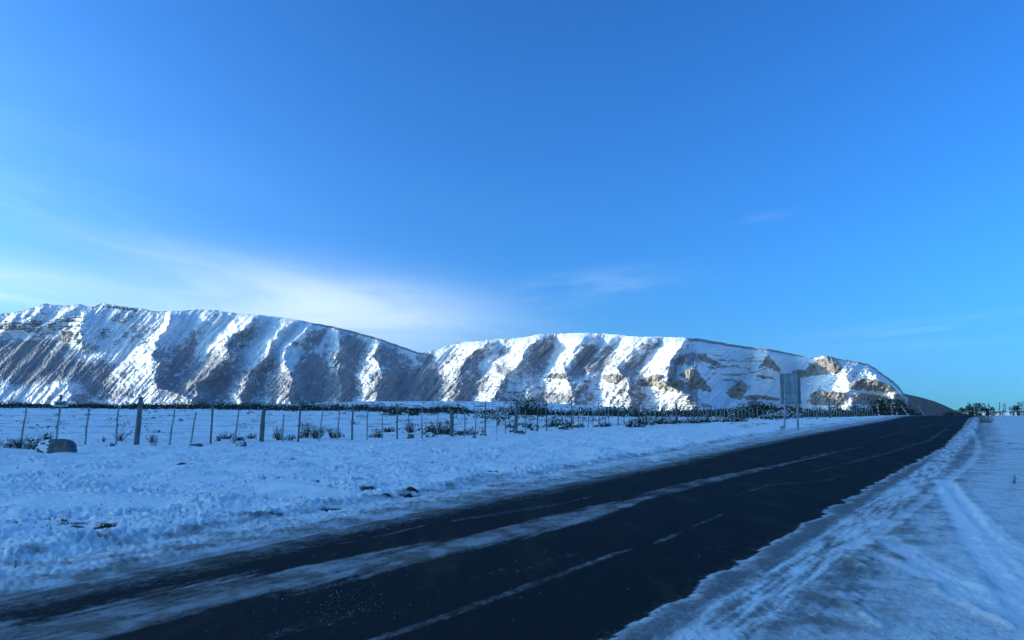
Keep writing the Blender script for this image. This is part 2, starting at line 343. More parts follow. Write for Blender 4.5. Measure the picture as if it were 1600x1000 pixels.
BARE = [ # places swept clean of scrub
 (86, 608, 46, 13, 4), (86, 608, 40, 11, 4), (20, 618, 40, 8, 10), (225, 590, 20, 12, 20), (330, 530, 36, 6, 40), (130, 486, 60, 8, 0), (285, 500, 60, 10, 0), (440, 505, 30, 8, 10), (455, 558, 20, 14, 30), (540, 640, 400, 6, 0), (700, 546, 34, 8, 10), (820, 600, 30, 22, 20), (880, 600, 26, 10, 0), (1040, 545, 50, 12, 45), (960, 532, 60, 7, -2), (900, 534, 24, 10, 50),
]
def blob(px, py, x0, y0, a, b, ang):
    c, s = math.cos(math.radians(ang)), math.sin(math.radians(ang))
    dx = px-x0; dy = -(py-y0)
    p = (dx*c+dy*s)/a; q = (dy*c-dx*s)/b
    return np.exp(-(p*p+q*q)**1.5*.8)

def build_mountain():
    pxs = np.arange(-420, 1600.1, .85); nr = 215
    sky = np.interp(pxs, *zip(*SKY))
    # the skyline is crumbly, not drawn with a ruler
    rim = fbm(pxs/9., pxs*0+.5, 4, 40)*1.3*np.interp(pxs, [1400, 1440], [1, .2])
    sky = sky+rim*np.interp(sky, [640, 650], [1, 0])
    FOOT = 658.
    v = np.linspace(0, 1, nr)[:, None]
    row = sky[None, :]+(FOOT-sky[None, :])*v
    px = np.repeat(pxs[None, :], nr, 0)
    q = row.copy(); crack = np.zeros_like(row); rock = np.zeros_like(row)
    wob = fbm(px/14., row/14., 3, 5); wob2 = fbm(px/5., row/4., 3, 9)
    wpx = px+fbm(px/6., row/5., 4, 7)*4.5; wrow = row+fbm(px/8., row/5., 4, 8)*3.4
    for poly, snowy in CLIFFS:
        xs = [p[0] for p in poly]; ys = [p[1] for p in poly]
        c0, c1 = np.searchsorted(pxs, [min(xs)-8, max(xs)+8])
        if c1-c0 < 3: continue
        X_ = wpx[:, c0:c1]; Y_ = wrow[:, c0:c1]; ins = np.zeros(X_.shape, bool)
        j = len(poly)-1
        for i in range(len(poly)):
            xi, yi = poly[i]; xj, yj = poly[j]
            if yi != yj: ins ^= ((yi > Y_) != (yj > Y_)) & (X_ < (xj-xi)*(Y_-yi)/(yj-yi)+xi)
            j = i
        if not ins.any(): continue
        r_ = row[:, c0:c1]
        bot = np.where(ins.any(0), np.where(ins, r_, -1).max(0), np.nan); ok = ~np.isnan(bot)
        bot = np.interp(np.arange(len(bot)), np.flatnonzero(ok), bot[ok]); bot = np.convolve(np.pad(bot, 4, mode='edge'), np.ones(9)/9, 'valid')
        w = ins*1.; w = (w+np.roll(w, 1, 0)+np.roll(w, -1, 0)+np.roll(w, 1, 1)+np.roll(w, -1, 1))/5
        q[:, c0:c1] += np.clip(bot[None, :]-r_, 0, None)*w*.8
        ledge = snowy*1.3+.5*np.sin((Y_+wob[:, c0:c1]*2)*1.5)*min(1, snowy*4)
        rock[:, c0:c1] = np.maximum(rock[:, c0:c1], w*np.clip(1.15-ledge, 0, 1))
    h = (650.-q)
    base = 1900+h*2.55-np.clip(h, 0, 200)**2*.0012
    base = base+np.interp(px, [-420, 0, 250, 450, 655, 860, 1072, 1090, 1130, 1175, 1198, 1240, 1262, 1300, 1340, 1395, 1600], [30, -20, 0, 35, 95, 10, -120, -100, -20, 70, 45, 110, 90, 20, -10, 10, 40])
    # the far right flank turns away from the sun
    turn = np.clip(px-1398, 0, None); base = base+turn*5.0
    # spurs
    rel = np.zeros_like(row)
    wsx = fbm(px/40., row/26., 3, 21)*10+fbm(px/11., row/9., 4, 22)*5.0
    for pts, wr, A in SPURS:
        rs = np.array([p[1] for p in pts], float); xs = np.array([p[0] for p in pts], float)
        xc = np.interp(row, rs, xs); wl = np.interp(row, rs, [p[2] for p in pts])
        sl = np.clip((xs[-1]-xs[-2])/(rs[-1]-rs[-2]), -2, 1); xc = xc+np.clip(row-rs[-1], 0, None)*sl
        sl = np.clip((xs[1]-xs[0])/max(rs[1]-rs[0], 1), -1, 1); xc = xc-np.clip(rs[0]-row, 0, None)*sl
        d = px+wsx-xc
        wl = np.maximum(wl, 8); As = A*np.clip(wl/30., .45, 1.35)**.6
        prof = np.where(d < 0, np.clip(1+d/wl, 0, 1), np.clip(1-d/wr, 0, 1))*As/A
        prof = prof**1.0
        tap = sstep(rs[0]-14, rs[0]+6, row)*sstep(rs[-1]+16, rs[-1]-2, row) if rs[-1] < 630 else sstep(rs[0]-14, rs[0]+8, row)
        k = A*prof*tap
        rel = np.maximum(rel, k)+.25*np.minimum(rel, k)
    fade = sstep(0, 12, row-sky[None, :])*.75+.25
    Y = base-rel*1.25*fade
    ang = fbm((px+row*.9)/16., (row-px*.2)/60., 4, 31)         # gullies running with the spurs
    ang = ang+.42*fbm((px+row*.95)/6.5, (row-px*.2)/34., 4, 38)
    wr_ = np.interp(px, [1400, 1430], [1, .15])
    Y += ang*16*wr_*fade
    Y += fbm(px/7., row/5.5, 4, 33)*3.6*wr_+fbm((px+row*.5)/3.2, row/5., 3, 34)*2.2*wr_*sstep(520, 590, row)
    Y -= np.abs(fbm((px+row*.35)/11., row/26., 3, 37))*15*wr_*sstep(570, 615, row)*(px > 640)
    strata = np.maximum(np.maximum(blob(px, row, 60, 512, 90, 24, 0), blob(px, row, 1150, 575, 70, 40, 0)), np.maximum(blob(px, row, 1010, 620, 80, 26, 0), blob(px, row, 1320, 600, 90, 36, 0)))
    Y += np.sin((row+wob*5+px*.03)*1.25)*2.6*strata
    Y += rock*(fbm(px/2.6, row/9., 3, 35)*5+np.abs(fbm(px/7., row/30., 3, 36))*14+np.sin(row*2.3+wob*3)*1.0)
    gy = np.diff(Y, axis=1, append=Y[:, -1:])/(.85*1.72)
    dens = np.zeros_like(row)
    for (x0, y0, a, b, g, k) in BUSH: dens = np.maximum(dens, k*blob(px+wob*8, row+wob*6, x0, y0, a, b, g))
    auto = sstep(.1, .8, fbm_smooth(gy))*.55*(px < 1090)
    dens = np.maximum(dens, auto*sstep(500, 560, row))
    lit = sstep(.0, -.7, fbm_smooth(gy)); dens = dens*(1-np.interp(row, [530, 590], [.5, .10])*lit*sstep(1420, 1400, px))
    dens = np.where(px > 1095, dens*.72, dens)
    for (x0, y0, a, b, g) in BARE: dens = dens*(1-.8*blob(px+wob*6, row+wob*5, x0, y0, a, b, g))
    dens += .09*(px < 640)*sstep(.0, .3, fbm(px/5., row/4., 3, 53)+.1)+.34*fbm(px/9., row/7., 4, 51)+.12*fbm(px/45., row/30., 3, 52)+.14+.18*sstep(550, 600, row)*(px < 1110)-.06*(px > 1100)
    edge = row-sky[None, :]
    # dark scrubby rim along parts of the skyline
    rimw = np.interp(px[0], [0, 200, 330, 470, 500, 655, 662, 680, 860, 1070, 1082, 1240, 1255, 1370, 1400], [1.2, 1.6, .5, .6, 3.2, 2.6, 1., .6, .6, .4, 4.5, 2.6, 1.8, 2.4, 4.])[None, :]
    rimd = sstep(1.3, .7, edge/rimw/1.2)*np.clip(sstep(-.15, .25, fbm(px/16., px*0, 3, 44)+.1)+(rimw > 2), 0, 1)
    dens = np.maximum(dens, rimd*.98)
    bare_slope = sstep(1398, 1424, px+wob*16-(row-612)*.1)
    led = sstep(.12, .30, fbm(px/16.+wob*.8, row/3.0+px*.03+wob, 4, 62))*sstep(572, 596, row)*sstep(660, 760, px)*sstep(1110, 1080, px)*.8
    bowl = row-.0035*(px-1142)**2*-1.-wob*2.2-wob2*.7
    led = np.maximum(led, sstep(.55, .92, np.sin(bowl*2*np.pi/7.3))*sstep(.0, .22, fbm(px/34., row/7., 3, 65)+.02)*blob(px, row, 1146, 577, 62, 30, -4)*1.3)
    bd = row-px*.10-wob*2.0-wob2
    led = np.maximum(led, sstep(.3, .9, np.sin(bd*2*np.pi/6.1))*sstep(-.02, .2, fbm(px/20., row/6., 3, 66))*blob(px, row, 45, 508, 100, 24, 0)*1.3)
    led = np.clip(led, 0, 1)
    rock = np.maximum(rock, led*.85); Y -= led*2.5
    warm = np.clip(sstep(900, 1000, px)*.9+blob(px, row, 104, 530, 30, 20, 0)*.6+.1, 0, 1)
    Y += np.clip(dens, 0, 1)*(1-bare_slope)*perlin(px/1.9, row/1.7, 55)*4.0
    a, b = ray_at(px, row)
    X = a*Y; Z = EYE+b*Y
    # behind the crest the plateau sinks away slowly
    back = []
    for dy, dz in ((40, -2), (160, -14), (420, -50), (900, -140), (1500, -260)):
        back.append(np.stack([X[0]*(1+dy/Y[0]), Y[0]+dy, np.maximum(Z[0]+dz, -20)], -1))
    P = np.concatenate([np.stack(back[::-1], 0), np.stack([X, Y, Z], -1)], 0)
    def ext(A, val): return np.concatenate([np.full((5, A.shape[1]), val), A], 0).ravel()
    at = {'scrub': ext(np.clip(dens, 0, 1), .4), 'rock': ext(rock, 0.), 'warm': ext(warm, 0.), 'bare': ext(bare_slope, 0.)}
    n0, n1 = P.shape[:2]
    return P.reshape(-1, 3), grid_faces(n0, n1)[:, ::-1], at
def fbm_smooth(a):
    k = 5
    for _ in range(2):
        c = np.cumsum(np.pad(a, ((0, 0), (k, k)), mode='edge'), axis=1); a = (c[:, 2*k:]-c[:, :-2*k])/(2*k)
        c = np.cumsum(np.pad(a, ((k, k), (0, 0)), mode='edge'), axis=0); a = (c[2*k:, :]-c[:-2*k, :])/(2*k)
    return a

mt = Mat('mountain_snow_and_scrub', .95, .1)
n1 = mt.noise(.22, 5, .66); n2 = mt.noise(.05, 4, .6); n3 = mt.noise(.6, 3, .6)
sc = mt.attr('scrub').outputs['Fac']; rk = mt.attr('rock').outputs['Fac']; wa = mt.attr('warm').outputs['Fac']; ba = mt.attr('bare').outputs['Fac']
m_s = mt.ramp(mt.math('ADD', mt.math('MULTIPLY', n1, .75), mt.math('MULTIPLY', n2, .25)), mt.math('SUBTRACT', .28, 0.), .30, 0, 1)
comb = mt.math('ADD', mt.math('MULTIPLY', n1, .7), mt.math('MULTIPLY', n2, .3))
lvl = mt.math('ADD', .29, mt.math('MULTIPLY', sc, .34))
m_s = mt.ramp(mt.math('SUBTRACT', lvl, comb), -.015, .03, 0, 1)
snow = mt.mix(n2, (.84, .81, .765), (.92, .885, .835))
scrubc = mt.mix(mt.ramp(n3, .35, .65), (.16, .145, .138), (.48, .46, .455))
rock_n = mt.noise(.16, 6, .68, mt.map(0, (.3, .3, 2.2)))
rockc = mt.mix(mt.ramp(rock_n, .36, .62), mt.mix(wa, (.15, .148, .145), (.21, .18, .15)), mt.mix(wa, (.27, .262, .25), (.44, .375, .29)))
c = mt.mix(m_s, snow, scrubc)
c = mt.mix(mt.ramp(mt.math('ADD', rk, mt.math('MULTIPLY', mt.math('SUBTRACT', rock_n, .5), .55)), .38, .60), c, rockc)
barec = mt.mix(mt.ramp(n1, .4, .68), (.10, .080, .066), (.18, .15, .125))
c = mt.mix(ba, c, mt.mix(mt.ramp(n1, .60, .72), barec, snow))
mt.color(c); mt.bump(mt.math('ADD', n1, mt.math('MULTIPLY', n3, .4)), 2.0, .7)
V_, F_, A_ = build_mountain()
mo = tag(mesh_obj('mountain', V_, F_, mt.m, smooth=False, attrs=A_), 'snow-streaked table mountain range with parallel spurs, scrub and tan cliffs', kind='structure')

# ---------------------------------------------------------------- ground cover masks
def poly_world(pts):
    return np.array([unproject(*p)[:2] for p in pts])
def line_dist(x, y, P, box=3.0):
    """distance to a polyline and how far along it (0..1) the nearest point lies"""
    best = np.full(x.shape, 1e9); along = np.zeros(x.shape)
    L = np.concatenate([[0], np.cumsum(np.hypot(*np.diff(P, axis=0).T))])
    for k in range(len(P)-1):
        a = P[k]; b = P[k+1]; d = b-a; l2 = (d**2).sum()
        t = np.clip(((x-a[0])*d[0]+(y-a[1])*d[1])/l2, 0, 1)
        r = np.hypot(x-a[0]-t*d[0], y-a[1]-t*d[1])
        m = r < best; best = np.where(m, r, best); along = np.where(m, (L[k]+t*math.sqrt(l2))/L[-1], along)
    return best, along
def right_edge(s): return np.interp(s, [-12, -5, 3.4, 11, 21, 42, 71, 85, 130], [5.35, 5.45, 5.75, 6.1, 6.75, 6.95, 6.9, 7.6, 7.8])
def left_edge(s): return np.interp(s, [-12, 8, 12, 20, 36, 74, 130], [.30, .30, .30, .35, .6, .7, .7])
# wheel tracks over the lay-by, traced on the ground: points, half-width, kind
TRK = [
 (poly_world([(1525, 653), (1519, 668), (1500, 690), (1470, 720), (1400, 778), (1330, 832), (1230, 905), (1120, 985), (1040, 1060), (960, 1200)]), .30, 'band', 1.),
 (poly_world([(1518, 672), (1527, 690), (1529, 705), (1518, 722), (1490, 745), (1440, 785), (1380, 830), (1330, 860)]), .10, 'smooth', .5),
 (poly_world([(1474, 752), (1482, 775), (1500, 800), (1522, 835), (1560, 885), (1600, 930), (1640, 975)]), .20, 'smooth', .85),
 (poly_world([(1484, 758), (1510, 790), (1545, 826), (1600, 872), (1660, 920)]), .11, 'smooth', .8),
 (poly_world([(1385, 842), (1420, 868), (1460, 895), (1520, 925), (1600, 962), (1660, 990)]), .15, 'smooth', .55),
 (poly_world([(1345, 858), (1400, 885), (1470, 915), (1540, 950), (1600, 985)]), .08, 'smooth', .4),
]
RIDGES = [(poly_world([(1520, 832), (1545, 862), (1572, 892), (1610, 925)]), .07), (poly_world([(1420, 865), (1470, 896), (1520, 918), (1590, 945)]), .05),
          (poly_world([(1450, 920), (1500, 942), (1550, 970), (1600, 992)]), .05), (poly_world([(1525, 800), (1560, 838), (1600, 866)]), .05),
          (poly_world([(1320, 868), (1345, 885), (1372, 900)]), .05), (poly_world([(1285, 905), (1320, 940), (1350, 965), (1400, 1000)]), .07)]
STREAK_W = [  # wandering strips of packed snow on the asphalt: points, half-widths at each point, strength
 ([(-60, 1010), (100, 985), (300, 932), (480, 900), (660, 862), (780, 838), (900, 807), (960, 790), (1010, 777)], [.62, .56, .52, .48, .38, .32, .34, .28, .10], .80),
 ([(960, 790), (1040, 768), (1120, 748), (1230, 724), (1290, 711)], [.16, .26, .24, .14, .05], .55), ([(1250, 716), (1300, 708), (1345, 699)], [.05, .12, .04], .40),
 ([(560, 1010), (660, 977), (750, 944), (855, 906), (960, 866), (990, 858)], [.05, .06, .07, .07, .055, .02], .48),
 ([(1020, 850), (1050, 838), (1066, 832)], [.03, .06, .03], .42), ([(1085, 822), (1105, 814), (1125, 806)], [.02, .05, .03], .42), ([(1118, 806), (1130, 804)], [.03, .03], .6),
 ([(1150, 775), (1200, 758), (1293, 751), (1310, 744)], [.03, .09, .07, .02], .30), ([(1340, 722), (1400, 704), (1447, 690), (1482, 668)], [.04, .13, .15, .05], .34),
 ([(1270, 738), (1330, 722), (1380, 707)], [.05, .1, .05], .34),
 ([(820, 772), (900, 762), (1000, 742), (1100, 722)], [.05, .16, .16, .05], .16), ([(700, 815), (760, 806), (860, 790), (930, 775)], [.05, .1, .12, .05], .32),
 ([(530, 850), (560, 845), (620, 832), (660, 822)], [.03, .07, .06, .03], .40), ([(640, 815), (600, 826)], [.03, .04], .3),
 ([(420, 995), (520, 965), (590, 945)], [.10, .16, .05], .18), ([(740, 905), (820, 885), (960, 850)], [.1, .12, .05], .20), ([(1020, 880), (1080, 868), (1130, 855)], [.1, .2, .1], .13),
 ([(980, 820), (1060, 800), (1130, 785)], [.05, .12, .05], .12), ([(1180, 790), (1230, 765)], [.03, .04], .12), ([(1350, 690), (1400, 677), (1440, 668), (1470, 660)], [.05, .1, .1, .05], .3),
]
STREAK_W = [(poly_world(p), w, k) for p, w, k in STREAK_W]

def surface(x, y):
    """relief over base_z and the four cover channels, at any ground point"""
    s, t = road_st(x, y)
    r = np.hypot(x, y)
    le = left_edge(s); re = right_edge(s)
    behind = sstep(-2, 2, y)
    n_rag = fbm(x*2.2, y*2.2, 4, 70); n_long = fbm(s*.22, t*3.0, 4, 71); n_mid = fbm(x*.8, y*.8, 4, 72)
    n_fine = fbm(s*1.2, t*9.0, 4, 73)
    le_r = le+n_rag*.10+n_long*.10; re_r = re+n_rag*.16+n_mid*.10
    on = sstep(-.02, .05, t-le_r)*sstep(.03, -.03, t-re_r)      # bare asphalt
    inside = (t > le-.05) & (t < re+.05)
    # --- cover: amount of white, dirtiness, ground kind (0 grass, .5 gravel, 1 asphalt)
    cov = np.full(x.shape, .97); dirt = np.zeros(x.shape); kind = np.zeros(x.shape)
    field_l = sstep(-.9, -2.2, t)
    # left kerb side: clean field -> lumpy bank -> dirty slush -> grey film on the asphalt
    bankp = np.exp(-((t+1.75+n_mid*.25)/.32)**2)
    slush = sstep(-1.9, -1.35, t+n_rag*.2)*(t < le_r+.3)
    film = np.exp(-(np.clip(t-le_r, 0, None)/.50)**2)
    cov = np.where(t < le_r, .95-.25*slush*(.5+.5*n_rag)-.10*slush, cov)
    dirt = np.where(t < le_r, slush*np.clip(.30+.45*n_rag+.35*n_long+.40*sstep(-.6, .1, t), 0, 1)+bankp*np.clip(-.1+.7*n_mid+.6*n_rag, 0, .35), dirt)
    # right lay-by
    lay = sstep(-.05, .25, t-re_r)*(t > 3)
    band = sstep(2.1, 1.4, t-re+n_mid*.2)*lay                              # icy verge beside the asphalt
    laycov = .68+.07*n_mid+.10*n_long+.12*fbm(x*5, y*7, 3, 76)+.10*sstep(12, 40, s)+.08*sstep(4, 9, t-re)
    laycov = laycov*(1-band)+band*np.clip(.28+.38*sstep(.0, 1.6, t-re)+.30*n_fine+.12*n_rag+.2*n_long, .05, 1)
    laydirt = np.clip(.24+.12*n_rag+.12*n_mid, 0, 1)*(1-band)+band*np.clip(.95-.55*sstep(.1, 1.7, t-re)+.2*n_rag, 0, 1)
    relief = np.zeros(x.shape)
    for P, hw, kd, ks in TRK:
        d, al = line_dist(x, y, P)
        k = sstep(hw*1.35, hw*.7, d+n_rag*.07)*ks
        if kd == 'smooth':
            laycov = laycov*(1-k)+k*.96; laydirt = laydirt*(1-k*.9)+k*.04
            relief -= .011*k; relief += .013*np.exp(-((d-hw*1.45)/.09)**2)*(.5+1.2*np.clip(n_rag+.2, 0, 1))
        else:
            st = fbm(al*90., d*14., 3, 75)
            laycov = laycov*(1-k)+k*np.clip(.60+.42*st+.25*n_long, .1, 1); laydirt = laydirt*(1-k)+k*np.clip(.25-.3*st, 0, 1)
            relief += k*.007*st
    for P, hw in RIDGES:
        d, al = line_dist(x, y, P)
        k = np.exp(-(d/hw)**2)*np.clip(.5+1.6*n_rag, 0, 1.3)*sstep(0, .12, al)*sstep(1, .85, al)
        relief += .030*k; laycov = np.maximum(laycov, np.clip(k*1.3, 0, 1)); laydirt = np.clip(laydirt+.25*k*n_mid, 0, 1)*(1-.3*k)
    right = t > re_r-.02
    cov = np.where(right, laycov, cov); dirt = np.where(right, laydirt, dirt); kind = np.where(right, .5, kind)
    kind = np.where((t <= le_r) & (t > -1.5), .5, kind)
    far_r = sstep(13, 17, t+n_mid*2)*(t > 3)                                  # beyond the lay-by lies grass under snow
    kind = np.where(far_r > .5, .1, kind); cov = np.where(right, cov*(1-far_r)+far_r*(.88+.15*n_rag), cov); dirt = dirt*(1-far_r*.8)
    # asphalt
    road_cov = np.clip(.60*film*(1.0+.4*n_fine), 0, 1)+.10*np.clip(n_long+.4*n_mid, 0, 1)*(1-.7*sstep(3.6, 4.8, t))+.06*np.exp(-((t-2.6)/1.0)**2)
    road_cov = np.maximum(road_cov, .30*np.exp(-np.clip(re_r-t, 0, None)/.10))
    inv = (np.abs(t-3) < 4.2) & (s > -14) & (s < 130)
    xs = x[inv]; ys = y[inv]; acc = np.zeros(xs.shape)
    for P, w, k in STREAK_W:
        L = np.concatenate([[0], np.cumsum(np.hypot(*np.diff(P, axis=0).T))]); L /= L[-1]
        d, al = line_dist(xs, ys, P)
        hw = np.interp(al, L, w)
        nn = n_fine[inv]*.5+n_long[inv]*.4+n_rag[inv]*.25
        acc = np.maximum(acc, k*sstep(1.35, .55, d/hw-nn*.75)*(.82+.5*n_fine[inv]+.35*n_long[inv]))
    acc = np.maximum(acc, .30*sstep(.05, .5, n_long[inv]+.8*n_fine[inv])*sstep(14, 40, s[inv])); tmp = np.zeros(x.shape); tmp[inv] = acc
    road_cov = np.maximum(road_cov, tmp)
    asp = (t > le_r) & (t < re_r)
    cov = np.where(asp, road_cov, cov); dirt = np.where(asp, .62+.2*n_mid, dirt); kind = np.where(asp, 1., kind)
    # --- relief of the snow
    fld = np.maximum(sstep(-1.2, -2.4, t), far_r*.5)
    fade = sstep(.9, 2.5, r)
    puff = lambda a: np.minimum(np.abs(a)*2.4, 1.2)
    b1 = puff(perlin(x*3.1+n_rag*.5, y*2.9, 80)); b2 = puff(perlin(x*7.6+n_rag*.6, y*8.2+n_rag*.5, 81)); b0 = fbm(x*.55, y*.55, 3, 82); b3 = puff(perlin(x*16+n_rag, y*18, 83))
    dens_lump = np.clip(.55+1.7*n_mid+.8*fbm(x*.23, y*.23, 3, 84), .08, 1.5)
    relief += fade*fld*(.12*b0+.022*b1*dens_lump+.026*b2*dens_lump+.028*b3*dens_lump)
    relief += bankp*(.025+.035*np.clip(n_mid+.1, -.3, 1)+.03*b2)*(t < 0)
    relief += slush*(.022*b2+.014*n_rag+.012*b3+.010*np.abs(n_long))
    relief += lay*(1-far_r)*.006*(b2+b3)
    relief -= .03*np.exp(-((t+1.15)/.28)**2)*(t < 0)
    cov = cov-fld*(t < 0)*.62*np.clip(1-b1*1.6, 0, 1)*np.clip(1-b2*1.1, 0, 1)*sstep(-.2, .3, n_rag+.4*n_mid)  # less white in the crevices between lumps: tiny shadows painted into the cover
    # holes where tussocks and turf show through the snow
    dark = sstep(.30, .46, fbm(x*1.5, y*1.5, 4, 90)+.18*n_rag)*fld*sstep(60, 18, r)
    cov = cov-dark*.30*(t < 0)
    cov = np.where(t < 0, cov-.45*fld*sstep(30, 60, r)*sstep(.05, .35, fbm(x*.35, y*.35, 4, 91)), cov)
    cov = cov-.35*fld*sstep(120, 260, y)*(.6+n_mid)
    for (hx, hy, hr) in HOLES:
        d = np.hypot((x-hx)*.6, y-hy)+n_rag*.12*hr/.15
        cov = cov-.95*sstep(hr, hr*.45, d); relief -= .03*sstep(hr*1.2, .0, d)
    relief = np.where((t < le) & (t > -1.2), relief*sstep(-.08, .55, le-t), relief)
    sink = sstep(-.10, .04, t-le)*sstep(.10, -.04, t-re)*(s < 128)
    relief = np.where((t > le-.10) & (t < re+.10) & (sink > .02), 0, relief+.006*((t > -3) & (t < 12)))
    return relief, np.clip(cov, 0, 1), np.clip(dirt, 0, 1), kind, sink
HOLES = [(*unproject(px, py)[:2], r) for px, py, r in [(165, 822, .14), (100, 815, .10), (122, 822, .09), (85, 833, .07), (575, 766, .16), (640, 775, .17), (636, 768, .12), (612, 778, .09), (516, 796, .14), (290, 726, .20), (1582, 693, .25), (1560, 690, .2), (1590, 702, .2),
         (400, 722, .14), (462, 718, .12), (120, 697, .2), (20, 812, .08), (430, 806, .10), (350, 800, .08), (770, 735, .12), (690, 742, .1), (600, 712, .15)]]
def ground_z(x, y):
    """height of the finished snow surface"""
    x = np.atleast_1d(np.asarray(x, float)); y = np.atleast_1d(np.asarray(y, float))
    return base_z(x, y)+surface(x, y)[0]

th = np.concatenate([np.radians(np.linspace(-180, -44, 55)), np.radians(np.arange(-41, 41.01, .115)), np.radians(np.linspace(44, 180, 55))])
rr = [.25, .6, 1.0, 1.4, 1.8]
r_ = 2.2
while r_ < 4600:
    rr.append(r_); r_ *= 1.0065 if r_ < 130 else (1.018 if r_ < 700 else 1.06)
rr = np.array(rr)
R_, T_ = np.meshgrid(rr, th, indexing='ij')
gx = (R_*np.sin(T_)).ravel(); gy_ = (R_*np.cos(T_)).ravel()
rel, cov, dirt, kind, sink = surface(gx, gy_)
lim = sstep(3000, 1200, gx)
gz = base_z(gx, gy_)+rel-.05*sink
rgr = np.hypot(gx, gy_); gz = gz*(1-sstep(2600, 4400, rgr))+.8*sstep(2600, 4400, rgr)
gm = Mat('snow_over_turf_and_gravel', .75, .25)
cv = gm.attr('cover'); csep = gm.n('ShaderNodeSeparateColor'); gm.put(csep.inputs[0], cv.outputs['Color'])
cR, cG, cB = csep.outputs[0], csep.outputs[1], csep.outputs[2]
along = gm.map(RH, (2.2, .55, 1))       # stretched along the road
f1 = gm.noise(9, 5, .62); f2 = gm.noise(34, 4, .6); f3 = gm.noise(7, 5, .65, along); f4 = gm.noise(2.0, 4, .6); f5 = gm.noise(120, 2, .6)
f6 = gm.noise(70, 3, .7, gm.map(-.25, (1, .45, 1)))
grain = gm.math('ADD', gm.math('ADD', gm.math('MULTIPLY', f1, .30), gm.math('MULTIPLY', f6, .22)), gm.math('ADD', gm.math('MULTIPLY', f2, .20), gm.math('MULTIPLY', f3, .28)))
hwid = gm.math('ADD', gm.ramp(cB, .15, .45, .09, .12), gm.ramp(cB, .7, .9, 0., .08))
white = gm.ramp(gm.math('SUBTRACT', gm.math('ADD', .25, gm.math('MULTIPLY', cR, .5)), grain), gm.math('MULTIPLY', hwid, -1), hwid)
snowc = gm.mix(cG, (.93, .895, .84), (.36, .345, .33))
snowc = gm.mix(gm.math('MULTIPLY', gm.ramp(f4, .40, .62), gm.ramp(cG, .1, .6)), snowc, (.27, .235, .195))
grass = gm.mix(f2, (.035, .033, .022), (.11, .095, .06))
gravel = gm.mix(f2, (.10, .10, .10), (.24, .235, .225))
asph = gm.mix(gm.ramp(f5, .3, .72), (.002, .003, .004), (.017, .019, .020))
asph = gm.mix(gm.math('MULTIPLY', gm.ramp(gm.noise(.55, 5, .62, along), .5, .68), .6), asph, (.036, .032, .020))
under = gm.mix(gm.ramp(cB, .15, .4), grass, gravel); under = gm.mix(gm.ramp(cB, .7, .9), under, asph)
wf = gm.math('MULTIPLY', white, gm.ramp(cB, .7, .95, 1., .62))
gm.color(gm.mix(wf, under, snowc))
gm.put(gm.b.inputs['Specular IOR Level'], gm.ramp(cB, .7, .9, .25, .10))
gm.put(gm.b.inputs['Roughness'], gm.mix(gm.ramp(cB, .7, .9), (.8, .8, .8), (.85, .85, .85)))
gm.bump(gm.math('ADD', gm.math('MULTIPLY', f1, gm.ramp(cB, .05, .4, 1.6, .8)), gm.math('ADD', gm.math('MULTIPLY', f2, .5), gm.math('MULTIPLY', white, .4))), .028, .7)
cols = np.stack([cov, dirt, kind, np.ones_like(cov)], -1)
nr_, nc_ = R_.shape
gf = grid_faces(nr_, nc_)
ring = [(0, k, k+1) for k in range(0)]
ground = tag(mesh_obj('ground', np.stack([gx, gy_, gz], -1), gf[:, ::-1], gm.m, smooth=True, attrs={'cover': cols}), 'snow-covered field and icy lay-by', kind='structure')
# the road: a strip of asphalt lying between the two snow edges
sa = [-14.0]
while sa[-1] < 128: sa.append(sa[-1]+max(.035, .006*abs(sa[-1]+14)+.0))
sa = np.array(sa); tf = np.linspace(0, 1, 220)
SS, TF = np.meshgrid(sa, tf, indexing='ij')
TT = left_edge(SS)-.12+(right_edge(SS)-left_edge(SS)+.24)*TF
xr, yr = road_xy(SS.ravel(), TT.ravel())
rel, cov, dirt, kind, sink = surface(xr, yr)
zr = base_z(xr, yr)+.001+.004*np.clip(cov-.25, 0, 1)
cols = np.stack([cov, dirt, kind, np.ones_like(cov)], -1)
road = tag(mesh_obj('road', np.stack([xr, yr, zr], -1), grid_faces(*SS.shape), gm.m, smooth=True, attrs={'cover': cols}), 'dark asphalt road with strips of packed snow', kind='structure')
# the big hill off to the left whose shade lies over the road and fields
hx = np.linspace(-2700, -560, 150); hy = np.linspace(-1500, 1500, 170)
HX, HY = np.meshgrid(hx, hy, indexing='ij')
ridge_x = -1060+50*np.sin(HY/300.)-.85*np.clip(HY-650, 0, None)
prof = np.clip(1-np.abs(HX-ridge_x)/np.where(HX > ridge_x, 470., 760.), 0, 1)
endf = sstep(1480, 1050, HY)*sstep(-1500, -1000, HY)
HZ = 275*prof*endf+endf*prof*45*fbm(HX/170, HY/170, 5, 95)-6
mk = (HZ > -6.5)
hm = Mat('hill_snow', .9, .1); hn = hm.noise(.05, 6, .65)
hm.color(hm.mix(hm.ramp(hn, .52, .6), (.82, .82, .82), (.12, .10, .085)))
tag(mesh_obj('hill', np.stack([HX, HY, HZ], -1).reshape(-1, 3), grid_faces(*HX.shape), hm.m, smooth=True), 'snowy hill beside the road that shades the valley floor', kind='structure')

